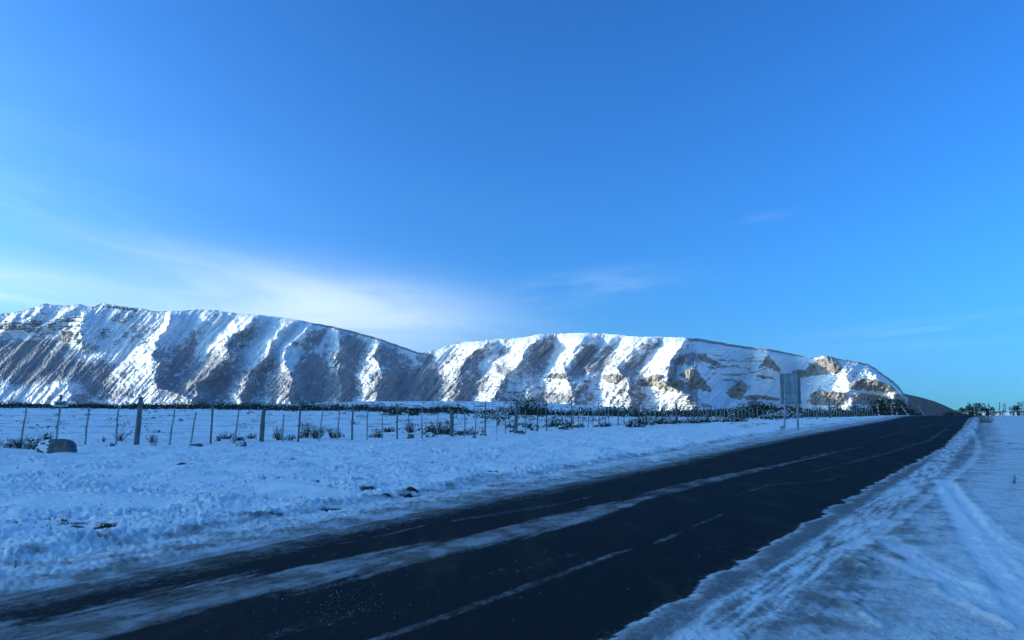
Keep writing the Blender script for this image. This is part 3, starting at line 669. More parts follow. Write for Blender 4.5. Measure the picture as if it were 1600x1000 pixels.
# ---------------------------------------------------------------- materials of the small things
rnd = random.Random(7)
def simple(name, c0, c1, scale=8, rough=.85, detail=4, bump=.0, stretch=None):
    m = Mat(name, rough, .25); v = m.map(0, stretch) if stretch else None
    n = m.noise(scale, detail, .6, v); m.color(m.mix(m.ramp(n, .3, .7), c0, c1))
    if bump: m.bump(n, bump, .8)
    return m.m
M_WOOD = simple('weathered_post_wood', (.08, .076, .07), (.24, .23, .21), 30, .9, 5, .01, (1, 1, .08))
M_WOODL = simple('pale_picket_wood', (.18, .175, .165), (.42, .41, .385), 30, .9, 5, .005, (1, 1, .08))
M_WIRE = simple('rusty_wire', (.05, .045, .045), (.12, .11, .11), 40, .6)
M_GALV = simple('dull_galvanised_sheet', (.38, .40, .39), (.66, .68, .67), 3, .55, 5, .002)
M_GALV2 = simple('dark_galvanised_steel', (.24, .26, .26), (.42, .44, .44), 6, .5)
M_ROCK = simple('grey_boulder_stone', (.075, .078, .08), (.17, .17, .165), 5, .9, 6, .02)
M_RED = simple('dull_red_paint', (.16, .022, .020), (.24, .04, .035), 20, .6)
M_WHITE = simple('scuffed_white_paint', (.50, .50, .50), (.72, .72, .71), 20, .6)
M_BLACK = simple('black_paint', (.010, .010, .011), (.02, .02, .02), 20, .6)
M_TWIG = simple('bare_brown_twigs', (.035, .028, .02), (.10, .08, .06), 20, .9)
M_LEAF = simple('dark_evergreen_scrub', (.012, .020, .010), (.05, .062, .034), 3, .85)
M_LEAF2 = simple('olive_scrub', (.035, .042, .018), (.10, .105, .055), 6, .85)
M_SNOW = simple('caught_snow', (.84, .81, .765), (.92, .885, .835), 10, .8, 4, .01)
M_STRAWD = simple('dead_grass', (.04, .035, .022), (.13, .11, .07), 20, .9)
M_TURF = simple('black_frozen_turf', (.012, .011, .009), (.04, .035, .026), 30, .95, 5, .01)
M_STRAW = simple('dry_straw', (.14, .11, .07), (.28, .23, .15), 20, .9)

def at_ground(px, py):
    x, y, z = unproject(px, py)
    return x, y, float(ground_z(x, y)[0])
class MB:
    """gathers shapes for one mesh"""
    def __init__(s): s.v = []; s.f = []; s.mi = []
    def tube(s, pts, rad, n=6, mi=0, jitter=0, cap=True):
        base = len(s.v); pts = [Vector(p) for p in pts]; R = rad if hasattr(rad, '__len__') else [rad]*len(pts)
        for i, p in enumerate(pts):
            d = (pts[min(i+1, len(pts)-1)]-pts[max(i-1, 0)]).normalized()
            a = d.cross(Vector((0, 0, 1)) if abs(d.z) < .9 else Vector((1, 0, 0))).normalized(); b = d.cross(a)
            for k in range(n):
                t = 2*math.pi*k/n; r = R[i]*(1+rnd.uniform(-jitter, jitter))
                s.v.append(p+a*math.cos(t)*r+b*math.sin(t)*r)
        for i in range(len(pts)-1):
            for k in range(n):
                s.f.append((base+i*n+k, base+i*n+(k+1) % n, base+(i+1)*n+(k+1) % n, base+(i+1)*n+k)); s.mi.append(mi)
        if cap:
            s.f.append(tuple(base+k for k in range(n))[::-1]); s.f.append(tuple(base+(len(pts)-1)*n+k for k in range(n))); s.mi += [mi, mi]
    def box(s, c, sz, mi=0, rot=0):
        base = len(s.v); cr, sr = math.cos(rot), math.sin(rot)
        for dx in (-.5, .5):
            for dy in (-.5, .5):
                for dz in (-.5, .5):
                    x, y = dx*sz[0], dy*sz[1]; s.v.append(Vector((c[0]+x*cr-y*sr, c[1]+x*sr+y*cr, c[2]+dz*sz[2])))
        for f in ((0, 1, 3, 2), (4, 6, 7, 5), (0, 4, 5, 1), (2, 3, 7, 6), (0, 2, 6, 4), (1, 5, 7, 3)):
            s.f.append(tuple(base+k for k in f)); s.mi.append(mi)
    def tri(s, p, q, r, mi=0):
        b = len(s.v); s.v += [Vector(p), Vector(q), Vector(r)]; s.f.append((b, b+1, b+2)); s.mi.append(mi)
    def quad(s, p, q, r, t, mi=0):
        b = len(s.v); s.v += [Vector(p), Vector(q), Vector(r), Vector(t)]; s.f.append((b, b+1, b+2, b+3)); s.mi.append(mi)
    def build(s, name, mats, parent=None, smooth=False):
        me = bpy.data.meshes.new(name); me.from_pydata([tuple(v) for v in s.v], [], s.f)
        if not isinstance(mats, (list, tuple)): mats = [mats]
        for m in mats: me.materials.append(m)
        me.polygons.foreach_set('material_index', s.mi)
        if smooth: me.polygons.foreach_set('use_smooth', [True]*len(me.polygons))
        me.update(); o = bpy.data.objects.new(name, me); COL.objects.link(o)
        if parent: o.parent = parent
        return o
def empty(name, loc, rz=0):
    o = bpy.data.objects.new(name, None); o.empty_display_size = .2; COL.objects.link(o); o.location = loc; o.rotation_euler = (0, 0, rz); return o

# ---------------------------------------------------------------- post-and-wire fences
def top_height(px, py_base, py_top):
    """height of something standing where px,py_base meets the ground and reaching py_top"""
    x, y, z = unproject(px, py_base); a, b = ray_at(px, py_top)
    return float(EYE+b*y-z)
def fence_at(line, px):
    """base point of the fence under picture column px, kept on the fence line"""
    a = float(ray_at(px, 660)[0])
    for i in range(len(line)-1):
        (x0, y0), (x1, y1) = line[i], line[i+1]
        f0 = x0-a*y0; f1 = x1-a*y1
        if f0*f1 <= 0 and f0 != f1:
            t = f0/(f0-f1); return x0+(x1-x0)*t, y0+(y1-y0)*t
    return None
def picket_mb(h, r, lx, ly, n=6, wob=.01):
    m = MB(); pts = []; rs = []
    for k in range(5):
        f = k/4; pts.append((lx*f+rnd.uniform(-wob, wob)*h, ly*f+rnd.uniform(-wob, wob)*h, -.12+(h+.12)*f)); rs.append(r*(1.08-.2*f)*rnd.uniform(.92, 1.08))
    m.tube(pts, rs, n, 0, .08); return m
def build_fence(name, label, line, posts, wires, default=('picket', 1.25, 0)):
    """posts: (px, kind, row of the top, lean in metres at the top); kind post | picket | tall"""
    root = empty(name, (line[0][0], line[0][1], float(ground_z(*line[0])[0])))
    tag(root, label, 'fence')
    ox, oy, oz = root.location
    tops = []
    for px, kind, ptop, lean in posts:
        p = fence_at(line, px)
        if p is None: continue
        x, y = p; z = float(ground_z(x, y)[0])
        b = float(ray_at(px, ptop)[1]); h = EYE+b*y-z
        h = min(max(h, .75), 2.4)
        r = {'post': .095, 'picket': .032, 'tall': .042, 'slim': .024}[kind]*(1 if y < 60 else 1.15)
        m = picket_mb(h, r, lean*h, rnd.uniform(-.03, .03), 8 if kind == 'post' else 6)
        if kind == 'post': m.box((lean*h, 0, h-.005), (.15, .15, .03), 0, .3)
        o = m.build('post' if kind in ('post', 'tall') else 'picket', M_WOOD if kind in ('post', 'tall') else M_WOODL, root, True)
        o.location = (x-ox, y-oy, z-oz); tops.append((x, y, z, h, lean*h, kind))
    tops.sort(key=lambda t: t[0])
    for hw in wires:
        w = MB(); pts = []
        for i, (x, y, z, h, l, k) in enumerate(tops):
            f = hw/1.25
            q = Vector((x+l*f-ox, y-oy-.03, z+hw*min(1, h/1.2)-oz))
            if pts: mid = (pts[-1]+q)/2; mid.z -= rnd.uniform(.004, .03); pts.append(mid)
            pts.append(q)
        if len(pts) > 1:
            w.tube(pts, .0042, 3, 0, 0, False); w.build('wire', M_WIRE, root)
    return root
FL = [(-27.0, 26.4), (-21.5, 26.8), (-17.9, 27.3), (-15.2, 28.2), (-12.4, 29.6), (-9.6, 32.0), (-6.8, 34.0), (-4.2, 35.4), (-1.9, 37.2), (1.0, 41.5), (3.6, 46.5), (6.4, 51.8), (10.0, 58.0), (14.6, 65.5), (19.5, 71.5), (26.5, 78.5)]
POSTS = [(-90, 'picket', 640, .04), (-25, 'picket', 640, .05), (34, 'picket', 637, .10), (88, 'picket', 631, .09), (135, 'picket', 636, .03), (183, 'picket', 637, .01), (215, 'post', 621, .03), (266, 'picket', 637, .12), (299, 'picket', 644, .13),
 (331, 'tall', 628, .01), (367, 'picket', 640, .11), (409, 'post', 639, .05), (442, 'picket', 647, .02), (467, 'tall', 627, .03), (498, 'picket', 641, .13), (528, 'picket', 640, .04), (551, 'tall', 631, .0), (574, 'picket', 641, 0), (597, 'slim', 646, .01),
 (621, 'tall', 630, -.02), (638, 'slim', 641, 0), (660, 'picket', 638, -.02), (683, 'slim', 645, .02), (706, 'post', 641, .01), (726, 'picket', 643, .01), (743, 'picket', 641, .03), (758, 'tall', 628, .0), (776, 'slim', 646, .02), (790, 'picket', 640, 0),
 (806, 'post', 627, .02), (821, 'picket', 640, .01), (839, 'tall', 632, .03), (854, 'tall', 628, 0), (868, 'slim', 644, .01), (884, 'slim', 643, 0), (893, 'tall', 626, .01), (896, 'picket', 641, .02), (904, 'picket', 636, .02), (911, 'slim', 640, 0), (919, 'picket', 638, .03), (926, 'picket', 641, .02),
 (936, 'tall', 629, .0), (946, 'picket', 642, 0), (951, 'picket', 637, .01), (966, 'tall', 630, 0), (975, 'slim', 641, .01), (983, 'slim', 641, 0), (999, 'tall', 630, .01), (1010, 'post', 639, .0), (1016, 'picket', 641, 0), (1024, 'picket', 635, 0), (1035, 'tall', 631, .0),
 (1042, 'picket', 632, .02), (1048, 'slim', 641, 0), (1057, 'post', 630, .01), (1068, 'slim', 641, .02), (1084, 'tall', 631, 0), (1091, 'tall', 634, 0), (1099, 'picket', 640, 0), (1105, 'post', 639, .0), (1112, 'tall', 634, .01), (1120, 'picket', 637, 0), (1126, 'picket', 636, .01),
 (1132, 'picket', 640, 0), (1138, 'picket', 637, 0), (1143, 'slim', 637, .01), (1148, 'picket', 635, 0), (1154, 'picket', 637, 0), (1160, 'picket', 637, .01), (1165, 'slim', 638, 0), (1171, 'picket', 638, 0), (1177, 'slim', 639, 0), (1184, 'picket', 639, 0), (1193, 'picket', 640, 0), (1203, 'post', 631, 0)]
near_fence = build_fence('wire_fence', 'long post-and-wire fence of uneven wooden pickets crossing the field below the mountains', FL, POSTS, (.22, .46, .70, .92, 1.12))
FL2 = [(25.5, 70.0), (30.5, 77.5), (36.5, 86.5), (44.0, 96.0), (51.5, 103.0)]
P2 = [(px, 'picket' if k % 3 else 'slim', 637+rnd.uniform(-1.5, 2)+(px-1230)*.02, rnd.uniform(-.03, .03)) for k, px in enumerate(range(1256, 1296, 4))]
P2 += [(1277.5, 'tall', 639, 0), (1297, 'post', 624, .0)]+[(px, 'slim' if k % 2 else 'picket', 637+rnd.uniform(-2, 2), rnd.uniform(-.03, .03)) for k, px in enumerate(range(1300, 1368, 4))]+[(1315, 'tall', 634, 0), (1339, 'tall', 633, 0)]
far_fence = build_fence('picket_fence', 'close-set picket fence running up to the road crest behind the metal sign', FL2, P2, (.35, .9))
# an older fence line further back in the field
FL3 = [(-9.0, 72), (-4.0, 80), (4.0, 90), (14.0, 99), (27, 112), (38, 118)]
P3 = [(px, 'tall' if k % 4 == 0 else 'slim', 634+rnd.uniform(-2, 3)+max(0, (px-900))*.008, rnd.uniform(-.05, .05)) for k, px in enumerate([704, 722, 741, 762, 785, 812, 846, 862, 878, 900, 914, 931, 942, 957, 972, 990, 1005, 1030, 1051, 1063, 1075, 1095, 1108, 1117, 1129, 1141, 1151, 1157, 1163])]
build_fence('back_fence', 'faint line of thin stakes standing further back in the field', FL3, P3, (.9,))
# ---- number plate on the picket
def number_plate():
    x, y = fence_at(FL, 88); z = float(ground_z(x, y)[0]); b = float(ray_at(92, 631)[1]); zc = EYE+b*y
    root = empty('number_sign', (x+.11, y-.06, z)); tag(root, 'small pale plate numbered 4000 fixed to the leaning fence picket above the boulder', 'sign')
    m = MB(); m.box((.05, 0, zc-z), (.52, .012, .20)); m.build('plate', M_WHITE, root)
    m = MB(); m.box((0, .03, zc-z-.02), (.05, .04, .62)); m.box((0, .03, zc-z+.31), (.07, .05, .06)); m.build('bracket', M_WOOD, root)
    cu = bpy.data.curves.new('digits', 'FONT'); cu.body = '4000'; cu.size = .205; cu.align_x = 'CENTER'; cu.align_y = 'CENTER'; cu.extrude = .003; cu.offset = .004; cu.space_character = 1.0
    tmp = bpy.data.objects.new('digits', cu); COL.objects.link(tmp)
    me = bpy.data.meshes.new_from_object(tmp.evaluated_get(bpy.context.evaluated_depsgraph_get())); bpy.data.objects.remove(tmp)
    me.materials.clear(); me.materials.append(M_BLACK)
    o = bpy.data.objects.new('digits', me); COL.objects.link(o); o.parent = root; o.location = (.05, -.011, zc-z); o.rotation_euler = (math.pi/2, 0, 0)
number_plate()

# ---------------------------------------------------------------- road sign seen from behind
def road_sign():
    x0, y0, z0 = unproject(1224, 672); x1, y1, z1 = unproject(1246, 673)
    y = (y0+y1)/2; k = y
    L = lambda px: (px-800)/FPX*y*1.0
    X = lambda px, py: float(ray_at(px, py)[0])*y
    Z = lambda py, px=1235: EYE+float(ray_at(px, py)[1])*y
    z = float(ground_z(X(1235, 672), y)[0])
    root = empty('road_sign', (X(1235, 672), y, z)); tag(root, 'tall grey metal road sign seen from behind on two posts beside the road', 'road sign')
    ox = root.location.x
    xa, xb = X(1220, 610), X(1251, 610); zt = Z(583)-z; zb = Z(631.5)-z
    w = xb-xa; cx = (xa+xb)/2-ox
    # sheet strips, each a folded plank
    edges = [0, .20, .46, .74, .86, 1.0]
    for i in range(5):
        a = xa-ox+w*edges[i]; b = xa-ox+w*edges[i+1]; m = MB()
        m.box(((a+b)/2, .02 if i != 3 else .045, (zt+zb)/2), (b-a-.03, .022, zt-zb)); m.box((a+.018, -.002, (zt+zb)/2), (.02, .03, zt-zb-.02)); m.box((b-.018, -.002, (zt+zb)/2), (.02, .03, zt-zb-.02))
        m.build('panel', M_GALV if i not in (0, 4) else M_GALV2, root)
    m = MB(); m.box((cx, .075, (zt+zb)/2), (w-.02, .012, zt-zb-.02)); m.build('backing', M_BLACK, root)
    for f in (.04, .38, .72, .97):
        m = MB(); m.box((cx, -.03, zb+(zt-zb)*f), (w+.02, .025, .045)); m.build('rail', M_GALV2, root)
    for px_b, px_t in ((1224.5, 1227.5), (1246, 1243.5)):
        xb_, xt_ = X(px_b, 672)-ox, X(px_t, 590)-ox
        m = MB(); m.box((0, 0, 0), (.10, .085, 1))
        for v in m.v: v.z = (v.z+.5)*(zt+.15)-.15; v.x += xb_+(xt_-xb_)*v.z/zt; v.y -= .10
        m.build('post', M_GALV2, root)
    m = MB(); m.box((X(1220.5, 672)-ox, -.12, .12), (.17, .16, .2)); m.build('footing', M_GALV2, root)
    for i in range(10):
        m = MB(); m.box((xa-ox+w*(.12+.19*(i % 5)), -.046, zb+(zt-zb)*(.38 if i < 5 else .72)), (.025, .012, .025)); m.build('bolt', M_GALV2, root)
road_sign()

# ---------------------------------------------------------------- red and white marker poles
def marker_pole(px, pyb, pyt, y=None, lean=0., label='', r=.06, dark=False):
    if y is None: x, y, z = unproject(px, pyb)
    else: x = float(ray_at(px, pyb)[0])*y
    z = float(ground_z(x, y)[0])
    h = EYE+float(ray_at(px, pyt)[1])*y-z
    root = empty('marker_pole', (x, y, z)); tag(root, label, 'marker pole', 'red and white marker poles along the road crest')
    n = 14; m = MB(); m.tube([(lean*(-.1+(h+.1)*k/6), 0, -.1+(h+.1)*k/6) for k in range(7)], r, n); m.build('pole', M_WHITE, root, False)
    # painted bands winding up the pole, standing just proud of it
    nb = max(2, int(h*.9/.36)); b = MB()
    for q in range(nb):
        z0 = h-.05-q*.36
        if z0 < .3: break
        ring = []
        for k in range(n+1):
            t = 2*math.pi*k/n; dz = .11*math.sin(t+.4)*1.0
            ring.append([(math.cos(t)*(r+.004)+lean*(z0+dz+o_), math.sin(t)*(r+.004), z0+dz+o_) for o_ in (0, -.19)])
        b = MB()
        for k in range(n): b.quad(ring[k][0], ring[k+1][0], ring[k+1][1], ring[k][1])
        b.build('band', M_RED, root)
    m = MB(); m.tube([(lean*h, 0, h-.002), (lean*h*1.0, 0, h+.03)], [r*1.05, r*.6], n); m.build('cap', M_RED, root)
marker_pole(1373.7, 652.5, 631, None, -.06, 'striped red and white pole nearest the left verge, first in the row', .065)
marker_pole(1394.5, 648, 630, 97, -.05, 'striped red and white pole just right of the first one, before dark bushes')
marker_pole(1419, 646, 633.5, 108, -.62, 'leaning striped pole tilted left in front of dark bushes')
marker_pole(1445, 646, 633, 112, -.58, 'leaning striped pole tilted left against the bare brown slope')
marker_pole(1523, 646, 630.5, 106, -.03, 'striped pole standing alone where the road meets the trees')
marker_pole(1548, 652, 631, None, -.10, 'striped pole nearest the lay-by edge beside the dry grass tuft', .065)
marker_pole(1561, 646, 628.5, 104, .12, 'tall striped pole leaning right against open sky', .06)
marker_pole(1571.5, 647, 631, 98, .0, 'striped pole just behind the thin dark stake')
marker_pole(1581.5, 648, 635.5, 102, -.04, 'short slender striped pole right of the dark stake', .045)
marker_pole(1595, 648, 631, 96, .18, 'striped pole leaning right at the right edge beside dark trees')
x, y, z = at_ground(1569, 652); o = empty('dark_stake', (x, y, z)); tag(o, 'thin dark stake with a hooked top between two striped poles', 'stake')
m = MB(); m.tube([(0, 0, -.1), (0, 0, 1.25), (.05, 0, 1.34), (.13, 0, 1.36)], .028, 6); m.build('shaft', M_WOOD, o)

# ---------------------------------------------------------------- stones
def stone(px, py, w, d, h, label, snowcap=.6, cat='rock', yaw=0, seed=0, group=None, skew=0., sink=.12, mat=None, thr=.35):
    x, y, z = at_ground(px, py)
    bm = bmesh.new(); bmesh.ops.create_icosphere(bm, subdivisions=4, radius=1)
    rr_ = random.Random(seed); pl = []
    for k in range(9):
        v = Vector((rr_.gauss(0, 1), rr_.gauss(0, 1), rr_.gauss(0, .8))).normalized(); pl.append((v, rr_.uniform(.52, .84)))
    for v in bm.verts:
        p = v.co.copy()
        for nv, dd in pl:
            e = p.dot(nv)-dd
            if e > 0: p -= nv*e*1.0
        nn = float(fbm(np.array([p.x*2+seed]), np.array([p.y*2+p.z*1.7]), 4, 3)[0])
        p *= 1+.10*nn; v.co = Vector((p.x*w/2+skew*p.z*w*.2, p.y*d/2, p.z*h*.80+h*sink))
    me = bpy.data.meshes.new('stone'); bm.to_mesh(me); bm.free()
    root = empty('boulder' if w > .8 else 'rock', (x, y, z), yaw); tag(root, label, cat, group)
    me.materials.append(mat or M_ROCK); o = bpy.data.objects.new('stone', me); COL.objects.link(o); o.parent = root
    # snow lying on top and drifted against one side
    me2 = bpy.data.meshes.new('snow_cap'); bm = bmesh.new(); bm.from_mesh(me)
    bm.normal_update()
    keep = lambda f: f.normal.z > thr+.35*float(perlin(np.array([f.calc_center_median().x*4+seed]), np.array([f.calc_center_median().y*4]), 5)[0]) and (f.calc_center_median().x < (snowcap-.5)*w*(1+.6*float(perlin(np.array([f.calc_center_median().y*5]), np.array([f.calc_center_median().z*6+seed]), 6)[0])))
    bmesh.ops.delete(bm, geom=[f for f in bm.faces if not keep(f)], context='FACES')
    for v in bm.verts: v.co = v.co+Vector((0, 0, .012+.022*rr_.random()))
    if bm.faces:
        bm.to_mesh(me2); me2.polygons.foreach_set('use_smooth', [True]*len(me2.polygons)); me2.materials.append(M_SNOW)
        o2 = bpy.data.objects.new('snow_cap', me2); COL.objects.link(o2); o2.parent = root
    bm.free()
    return root
stone(91, 707, 1.35, .8, .50, 'large grey flat-topped boulder with snow on its left shoulder in front of the fence', .34, yaw=-.06, seed=3, sink=.20, thr=-.15)
for i, (px, py, w, h, lab) in enumerate([
    (641, 686, .50, .26, 'pointed dark rock beside the fence with a snow drift on its left'),
    (672, 683.5, .66, .24, 'flat dark greenish rock with a white snow cap beside the fence'),
    (737, 680, .55, .28, 'snow-covered rock at the foot of the fence, dark on its right side'),
    (755, 682, .40, .20, 'snowy mound of stone right of the snow-covered fence rock'),
    (813, 679, .62, .30, 'dark wedge-shaped rock below the tall wooden post'),
    (835, 673, .60, .26, 'slanting dark rock edge in front of the fence right of the tall post'),
    (800, 676, .45, .2, 'low dark rock under the tall wooden post, left of the wedge-shaped one'),
    (879, 671, .80, .36, 'long dark rock ridge below the brown shrub'), (904, 668.5, .95, .46, 'steep dark rock with snow on its left slope beside the fence'), (933, 669, .5, .24, 'small dark rock right of the steep rock near clustered pickets'),
    (740.5, 686, .22, .1, 'tiny dark stone poking out of the snow below the fence rocks'), (306, 698, .5, .2, 'low dark stone under snow below the short leaning picket'), (340, 690, .4, .25, 'small dark pyramid-shaped stone between two fence pickets'),
    (376, 700, .5, .2, 'dark stone half buried at the foot of the heaped brush'), (172, 700, .45, .14, 'dark stone peeping through snow left of the thick post'), (1580, 694, .3, .1, 'dark flat stone in the snow at the right edge')]):
    stone(px, py, w, w*.6, h*.9, lab, .66, 'rock', rnd.uniform(-.5, .5), 11+i, None)

# ---------------------------------------------------------------- shrubs
def leafy(m, c, rx, ry, rz, n, sz, mi=0, mi_snow=1, snow=.25, r=None):
    r = r or rnd
    for k in range(n):
        th_ = r.uniform(0, 2*math.pi); u = r.uniform(-.6, 1); q = r.uniform(.35, 1)**.5
        s_ = math.sqrt(max(0, 1-u*u)); p = Vector((c[0]+math.cos(th_)*s_*rx*q, c[1]+math.sin(th_)*s_*ry*q, c[2]+u*rz*q))
        a = Vector((r.gauss(0, 1), r.gauss(0, 1), r.gauss(0, 1))).normalized(); b = a.cross(Vector((r.gauss(0, 1), r.gauss(0, 1), r.gauss(0, 1)))).normalized()
        w = sz*r.uniform(.5, 1.3)
        m.tri(p-a*w, p+a*w*.4+b*w*.6, p+a*w*.9-b*w*.35, mi_snow if (r.random() < snow and u > -.1) else mi)
def twiggy(m, h, spread, n, r_=.008, mi=0, r=None, lean=0):
    r = r or rnd; n = int(n*1.7)
    for k in range(n):
        t = r.uniform(0, 2*math.pi); e = r.uniform(.15, 1)*spread; hh = h*r.uniform(.45, 1)
        p0 = Vector((math.cos(t)*e*.25, math.sin(t)*e*.25, -.03)); p2 = Vector((math.cos(t)*e+lean*hh, math.sin(t)*e, hh)); p1 = (p0+p2)/2+Vector((r.uniform(-.1, .1), r.uniform(-.1, .1), r.uniform(0, .1)))*h
        m.tube([p0, p1, p2], [r_, r_*.8, r_*.35], 3, mi, 0, False)
        for q in range(r.randint(1, 3)):
            f = r.uniform(.4, .9); s0 = p1.lerp(p2, f) if f > .5 else p0.lerp(p1, f*1.6); s1 = s0+Vector((r.uniform(-1, 1), r.uniform(-1, 1), r.uniform(.1, 1)))*h*.22
            m.tube([s0, s1], [r_*.55, r_*.25], 3, mi, 0, False)
def shrub(px, py, w, h, label, leaf=60, twig=14, kind=0, name='shrub', snow=.35, group=None, y=None, sz=None, lean=0, parts=True):
    if y is None: x, y, z = at_ground(px, py)
    else: x = float(ray_at(px, py)[0])*y; z = float(ground_z(x, y)[0])
    root = empty(name, (x, y, z)); tag(root, label, 'shrub', group)
    if twig:
        m = MB(); twiggy(m, h, w/2, twig, max(.007, .0003*y), 0, lean=lean); m.build('twigs', M_TWIG, root)
    if leaf:
        m = MB(); s_ = sz or max(.035, .0018*y)
        for q in range(max(3, int(w/.28))):
            cx, cy = rnd.uniform(-w*.42, w*.42), rnd.uniform(-w*.2, w*.2); hh = h*rnd.uniform(.35, .8)*(1-.5*abs(cx)/(w*.5))
            leafy(m, (cx, cy, hh*.55), w*.2, w*.18, hh*.55, max(12, leaf//max(3, int(w/.28))), s_, 0, 1, snow)
        m.build('foliage', [(M_LEAF, M_LEAF2, M_TWIG)[kind], M_SNOW], root)
    return root
SH = [ # px, row of the foot, width, height, leaves, twigs, kind, label
 (46, 702, 1.5, .50, 260, 26, 1, 'olive scrubby shrub at the foot of the leftmost leaning picket'), (14, 702, .9, .35, 90, 16, 0, 'low dark shrub at the far left edge of the fence'),
 (76, 690, .55, .42, 90, 10, 0, 'dark upright shrub just behind the boulder'), (26, 699, .5, .3, 40, 12, 2, 'small brown twiggy plant left of the leaning picket'),
 (187, 690, .7, .38, 0, 22, 0, 'bare branching twigs around the picket left of the thick post'), (162, 694, .3, .22, 0, 8, 0, 'tiny bare twig sprout left of the thick post'),
 (236, 693, .5, .3, 0, 16, 0, 'bare forked twigs just right of the thick post'), (240, 700, .5, .4, 0, 8, 0, 'thin tall forked sprig in the snow right of the thick post'),
 (352, 688, .8, .3, 30, 16, 2, 'low twiggy brush between the tall stake and leaning picket'), (366, 692, .8, .36, 120, 10, 0, 'dark heap of brush below the leaning picket'), (392, 688, .6, .3, 70, 14, 2, 'snow-dusted brown brush left of the grey post'),
 (434, 690, .45, .62, 150, 10, 1, 'upright olive shrub right of the grey post'), (453, 690, .7, .3, 40, 16, 0, 'low dark brush with forked twigs beyond the olive shrub'), (474, 686, .55, .36, 90, 10, 0, 'dark compact shrub beside the tall stake'),
 (479, 687, .7, .75, 40, 24, 2, 'tall bare twiggy bush leaning right at the fence'), (495, 688, 1.1, .62, 60, 34, 2, 'wide brown bare-branched bush under the slanting picket'), (520, 688, .9, .5, 90, 24, 2, 'brown brush pile ending the bare-branched thicket'),
 (590, 684, .9, .55, 160, 16, 2, 'rounded brown shrub between two thin pickets'), (605, 676, .7, .35, 60, 14, 0, 'scattered dark brush behind the rounded brown shrub'),
 (640, 678, .7, .6, 60, 22, 2, 'open twiggy bush behind the pointed rock'), (684, 680, 1.6, .8, 240, 40, 1, 'large loose olive bush left of the thick dark post'), (672, 680, .9, .5, 100, 18, 2, 'brown brush behind the flat rock'), (700, 680, .8, .5, 100, 18, 0, 'dark leafy tangle against the thick dark post'),
 (720, 681, .7, .34, 90, 12, 0, 'low dark shrub right of the thick dark post'), (735, 680, .7, .36, 100, 8, 1, 'small rounded tuft behind the snow-covered rock'),
 (800, 670, 1.2, .42, 200, 18, 0, 'dark snowy brush at the foot of the tall wooden post'), (828, 671, 1.0, .5, 160, 18, 0, 'dark brush behind the slanting rock edge'), (868, 668, 1.7, .75, 420, 20, 1, 'wide rounded brown-green shrub behind the rock ridge'), (888, 668, 1.2, .55, 220, 18, 2, 'brown brush right of the rounded shrub'),
 (945, 668, 1.2, .4, 150, 16, 0, 'low dark brush at the foot of clustered pickets'), (985, 668, 1.6, .55, 260, 20, 0, 'dark tangled shrub below evenly spaced pickets'), (1003, 667, 1.6, .8, 300, 20, 0, 'tall dark bush merging with the dark post'),
 (1030, 664, 1.8, .6, 260, 24, 1, 'olive brush between two dark posts'), (1052, 663, 1.7, .6, 260, 24, 0, 'dark brush around the thick black post'), (1080, 662, 1.8, .6, 260, 20, 0, 'dark brush right of the thick black post'), (1098, 661, 1.6, .5, 240, 20, 1, 'olive brush before the last dark post'),
 (1128, 660, 1.8, .45, 260, 16, 1, 'low green-brown brush under the close row of pickets'), (1152, 660, 2.0, .5, 260, 16, 0, 'low dark brush under the right end of the close pickets'),
]
for a in SH:
    shrub(a[0], a[1], a[2], a[3], a[7], a[4], a[5], a[6])
# larger evergreen bushes
def bush(px, y, w, h, label, n=900, kind=0, snow=.06, group=None, pyb=None, cat='bush', lob=7, sz=.10):
    x = float(ray_at(px, 655)[0])*y; z = float(ground_z(x, y)[0])-.1
    root = empty('bush', (x, y, z)); tag(root, label, cat, group)
    t = MB(); c = MB()
    for q in range(lob):
        cx = rnd.uniform(-.36, .36)*w; cy = rnd.uniform(-.2, .2)*w; hh = h*rnd.uniform(.55, 1)*(1-.45*(abs(cx)/(w*.5))**2)
        t.tube([(cx*.2, cy*.2, -.1), (cx*.6, cy*.6, hh*.35), (cx, cy, hh*.7)], [.05, .035, .015], 4, 0, 0, False)
        leafy(c, (cx, cy, hh*.55), w*.22, w*.2, hh*.5, n//lob, sz*rnd.uniform(.8, 1.2), 0, 1, snow)
    t.build('stems', M_TWIG, root); c.build('foliage', [(M_LEAF, M_LEAF2)[kind], M_SNOW], root)
